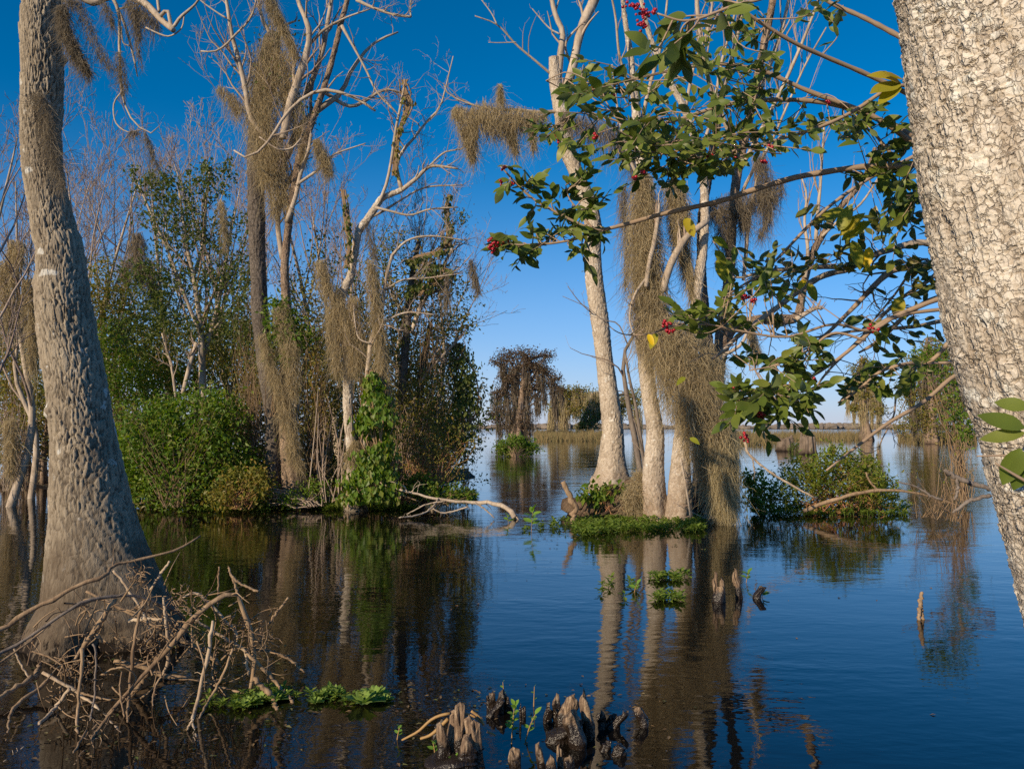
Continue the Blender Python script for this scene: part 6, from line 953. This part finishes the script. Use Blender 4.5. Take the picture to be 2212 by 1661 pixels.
for i, q in enumerate([(1372, 14, 16, 8, 22, 1.65), (1395, 28, 14, 9, 20, 1.65), (1388, 53, 12, 12, 22, 1.65), (1415, 25, 8, 6, 8, 1.66), (1242, 191, 6, 4, 6, 2.4), (1254, 207, 5, 6, 6, 2.4), (1276, 193, 5, 6, 6, 2.4), (1318, 208, 6, 4, 6, 2.4), (1206, 296, 6, 8, 9, 2.45), (1287, 296, 6, 6, 9, 2.4), (1388, 374, 6, 6, 7, 2.4), (1372, 385, 5, 5, 4, 2.4), (1068, 520, 14, 9, 18, 2.55), (1062, 538, 9, 9, 12, 2.55), (1096, 520, 8, 6, 8, 2.55), (1088, 362, 5, 5, 5, 2.55), (1082, 395, 4, 8, 6, 2.55), (1105, 398, 5, 4, 5, 2.55),
    (1438, 700, 9, 8, 14, 2.58), (1442, 714, 10, 6, 12, 2.58), (1535, 340, 9, 5, 10, 2.4), (1590, 345, 9, 5, 7, 2.4), (1650, 350, 8, 5, 6, 2.45), (1624, 878, 7, 8, 14, 2.62), (1616, 872, 6, 4, 6, 2.62), (1640, 890, 4, 12, 12, 2.62), (1647, 905, 4, 10, 10, 2.62), (1611, 944, 7, 10, 12, 2.6), (1760, 821, 5, 5, 8, 2.68), (1742, 872, 5, 6, 8, 2.68), (1697, 880, 5, 6, 6, 2.66), (1890, 715, 7, 8, 12, 2.75), (1880, 708, 5, 5, 6, 2.75), (1612, 645, 8, 6, 10, 2.65), (1624, 650, 6, 5, 8, 2.65), (1792, 223, 5, 4, 4, 2.55), (1666, 318, 6, 4, 5, 2.45), (1585, 840, 4, 4, 5, 2.65)]): berries(*q, 800 + i)
# place the leaves: the 300 that show largest as parts of the bush, the rest as one mass
LEAVES.sort(key=lambda q: -q[3]); off = np.array(ht.location)
for m, key, v, s_ in LEAVES[:300]:
    o = bpy.data.objects.new("leaf", LM[v][key]); COL.objects.link(o); o.parent = ht; m = m.copy(); m[:3, 3] -= off; o.matrix_local = Matrix(m.tolist())
b = B()
for m, key, v, s_ in LEAVES[300:]:
    X, f = blade(6, (.46, .42, .50, .44, .48)[v], (.12, .22, .05, -.06, .3)[v], .12, v); b.add(X @ m[:3, :3].T + m[:3, 3], f)
if b.n: b.obj("leaf_mass", M['hollystuff'], ht, kind="stuff")

# ------------------------------------------------------------------ the yellowing bush below it
bt = thing("yellowing_bush", "bare branched bush with spotted yellow green leaves left of the plated trunk", "bush", (D(2400, 1500, 3.55)[0], D(2400, 1500, 3.55)[1], 0)); LEAVES = []; hb.clear(); twg = B()
b = B(); P, R_ = limb([(2380, 1420, 14), (2300, 1200, 14), (2190, 900, 13), (2100, 640, 11), (2060, 500, 8), (2020, 380, 6)], 3.55, 24); P[0, 0, 2] = -.1; tubes(b, P, R_, 10, True); b.obj("main_stem", M['limb'], bt)
for key, pts, d in [('b1', [(2045, 560, 9), (2003, 572, 8), (1960, 578, 7), (1917, 591, 7), (1847, 661, 5), (1800, 708, 4), (1760, 745, 3), (1730, 790, 1.6)], (3.5, 3.4)), ('b2', [(2030, 530, 8), (1985, 524, 7.4), (1944, 533, 7), (1887, 551, 6.6), (1847, 574, 6.4), (1828, 581, 6), (1790, 576, 5.6), (1726, 580, 5), (1653, 586, 4), (1600, 600, 2.6), (1570, 595, 1.4)], (3.5, 3.4)),
    ('b3', [(1835, 582, 6), (1784, 594, 6.4), (1749, 612, 6.4), (1711, 639, 6.2), (1682, 662, 6), (1638, 694, 5.6), (1594, 726, 5), (1568, 753, 4), (1540, 775, 3)], (3.45, 3.2)), ('b4', [(2060, 640, 6), (2011, 648, 5.6), (1956, 682, 5), (1909, 727, 4.4), (1880, 748, 3.6), (1855, 762, 2)], 3.5), ('b5', [(2070, 690, 5), (2030, 694, 4.6), (1980, 705, 4), (1917, 710, 3.6), (1839, 716, 3), (1770, 728, 2.6), (1703, 727, 1.8), (1650, 712, 1)], 3.5),
    ('b6', [(1990, 330, 4), (1940, 355, 4), (1877, 386, 3.8), (1795, 443, 3.6), (1738, 497, 3.4), (1691, 547, 3), (1648, 587, 2.6), (1590, 625, 2), (1545, 650, 1.4)], (3.3, 3.1)), ('b7', [(2070, 700, 4), (2040, 620, 4), (1995, 560, 3), (1930, 640, 2.4), (1880, 700, 2)], 3.4), ('b8', [(2060, 560, 5), (2000, 610, 4.4), (1940, 650, 4), (1870, 720, 3.4), (1790, 800, 2.6), (1750, 850, 1.8), (1700, 870, 1.2)], 3.5), ('b9', [(2080, 760, 4), (2054, 782, 3.6), (1985, 790, 3), (1940, 845, 2.4), (1930, 900, 2), (1905, 950, 1.4), (1895, 985, 1)], 3.5),
    ('b10', [(1540, 520, 1.6), (1565, 560, 1.8), (1580, 600, 2), (1600, 640, 2)], 3.2), ('b11', [(1300, 690, .9), (1340, 720, 1.2), (1400, 722, 1.6), (1450, 705, 2), (1520, 690, 2)], 3.1)]: hbranch(key, pts, d, bt, 'limb' if key in ('b2', 'b3') else 'hollytwig')
Pall = np.concatenate([hb[k][0] for k in hb]); Rall = np.concatenate([hb[k][1] for k in hb]); r = RNG(740); P2, R2 = branchlets(r, Pall, Rall, 9, .1, .32, up=0., rr=.4, wig=.25); tubes(twg, P2, np.maximum(R2, .0016), 4); P3, R3 = branchlets(r, P2, R2, 3, .3, .7, up=0., rr=.6); tubes(twg, P3, np.maximum(R3, .0012), 3)
def put(x0, y0, x1, y1, d, key, nrm_=(-.2, -.8, .6), wd_=1.): 
    d = d - .16; p0, p1 = D(x0, y0, d), D(x1, y1, d - .03); m = leaf_matrix(p0, p1 - p0, np.array(nrm_), np.linalg.norm(p1 - p0)); m[:3, 0] *= wd_; LEAVES.append((m, key, int(r.integers(0, 5)), 99.))
for q in [(1878, 534, 1872, 580, 3.3, 'gold'), (1815, 510, 1870, 462, 3.3, 'yellow'), (1818, 520, 1885, 480, 3.3, 'yellow'), (1812, 500, 1840, 440, 3.3, 'yellow'), (1830, 455, 1770, 470, 3.35, 'yellow'), (1946, 178, 1890, 145, 2.6, 'yellow'), (1950, 172, 1908, 165, 2.6, 'yellow'), (1945, 180, 1880, 200, 2.6, 'yellow'), (1944, 186, 1898, 220, 2.6, 'yellow'), (1538, 512, 1575, 535, 3.1, 'yellow'), (1545, 540, 1570, 570, 3.1, 'yellow'), (1555, 555, 1566, 610, 3.1, 'yellow'), (1400, 722, 1412, 745, 3.05, 'gold'), (1418, 720, 1404, 752, 3.05, 'yellow'), (1480, 815, 1462, 828, 3.05, 'yellow'), (1840, 520, 1862, 580, 3.3, 'yellow'), (1860, 590, 1900, 570, 3.4, 'yellow'), (1490, 945, 1510, 955, 3.05, 'yellow'), (1926, 650, 1960, 690, 3.4, 'yellow'), (1945, 640, 1935, 690, 3.4, 'yellow'), (1740, 605, 1720, 625, 3.3, 'gold'), (1745, 612, 1765, 650, 3.3, 'yellow'), (1690, 660, 1712, 668, 3.2, 'gold'), (1480, 470, 1500, 510, 2.6, 'yellow'), (1700, 615, 1680, 650, 3.3, 'yellow')]: put(*q)
for bl, n_, s_, ks in [((1700, 570, 80, 40, 3.35), 42, 38, ['b2', 'b6']), ((1850, 560, 70, 40, 3.4), 30, 44, ['b2']), ((1620, 600, 50, 50, 3.3), 24, 36, ['b2', 'b6']), ((1950, 600, 60, 60, 3.4), 48, 42, ['b2', 'b1', 'b7']), ((1770, 500, 60, 60, 3.3), 18, 40, ['b6']), ((1960, 720, 60, 50, 3.4), 30, 36, ['b5', 'b4']), ((1680, 720, 80, 40, 3.4), 18, 38, ['b5', 'b3']), ((1900, 480, 70, 60, 3.35), 30, 46, ['b6', 'b2']), ((1590, 690, 50, 50, 3.2), 12, 36, ['b3']), ((1900, 800, 60, 40, 3.45), 18, 40, ['b9', 'b8'])]:
    cluster(r, ks, bl, n_, s_, .1, 'low', 4)
twg.obj("twigs", M['hollytwig'], bt, kind="stuff"); off = np.array(bt.location)
M['lowleaf'] = leaf_mat("dull_leaf", [(.11, .13, .03), (.16, .17, .035), (.08, .11, .03), (.24, .19, .04), (.12, .15, .035)], .2, .4, .4, rnd='object', spots=(.12, .07, .025)); LL = []
for k, (wd_, bend, cup) in enumerate([(.46, .12, .12), (.42, .22, .18), (.50, .05, .10), (.44, -.06, .2), (.48, .3, .06)]): X, f = blade(7, wd_, bend, cup, k); LL.append(B().add(X, f).mesh("leaf", M['lowleaf']))
for m, key, v, s_ in sorted(LEAVES, key=lambda q: -q[3])[:300]:
    o = bpy.data.objects.new("leaf", LL[v] if key == 'low' else LM[v][key]); COL.objects.link(o); o.parent = bt; m = m.copy(); m[:3, 3] -= off; o.matrix_local = Matrix(m.tolist())
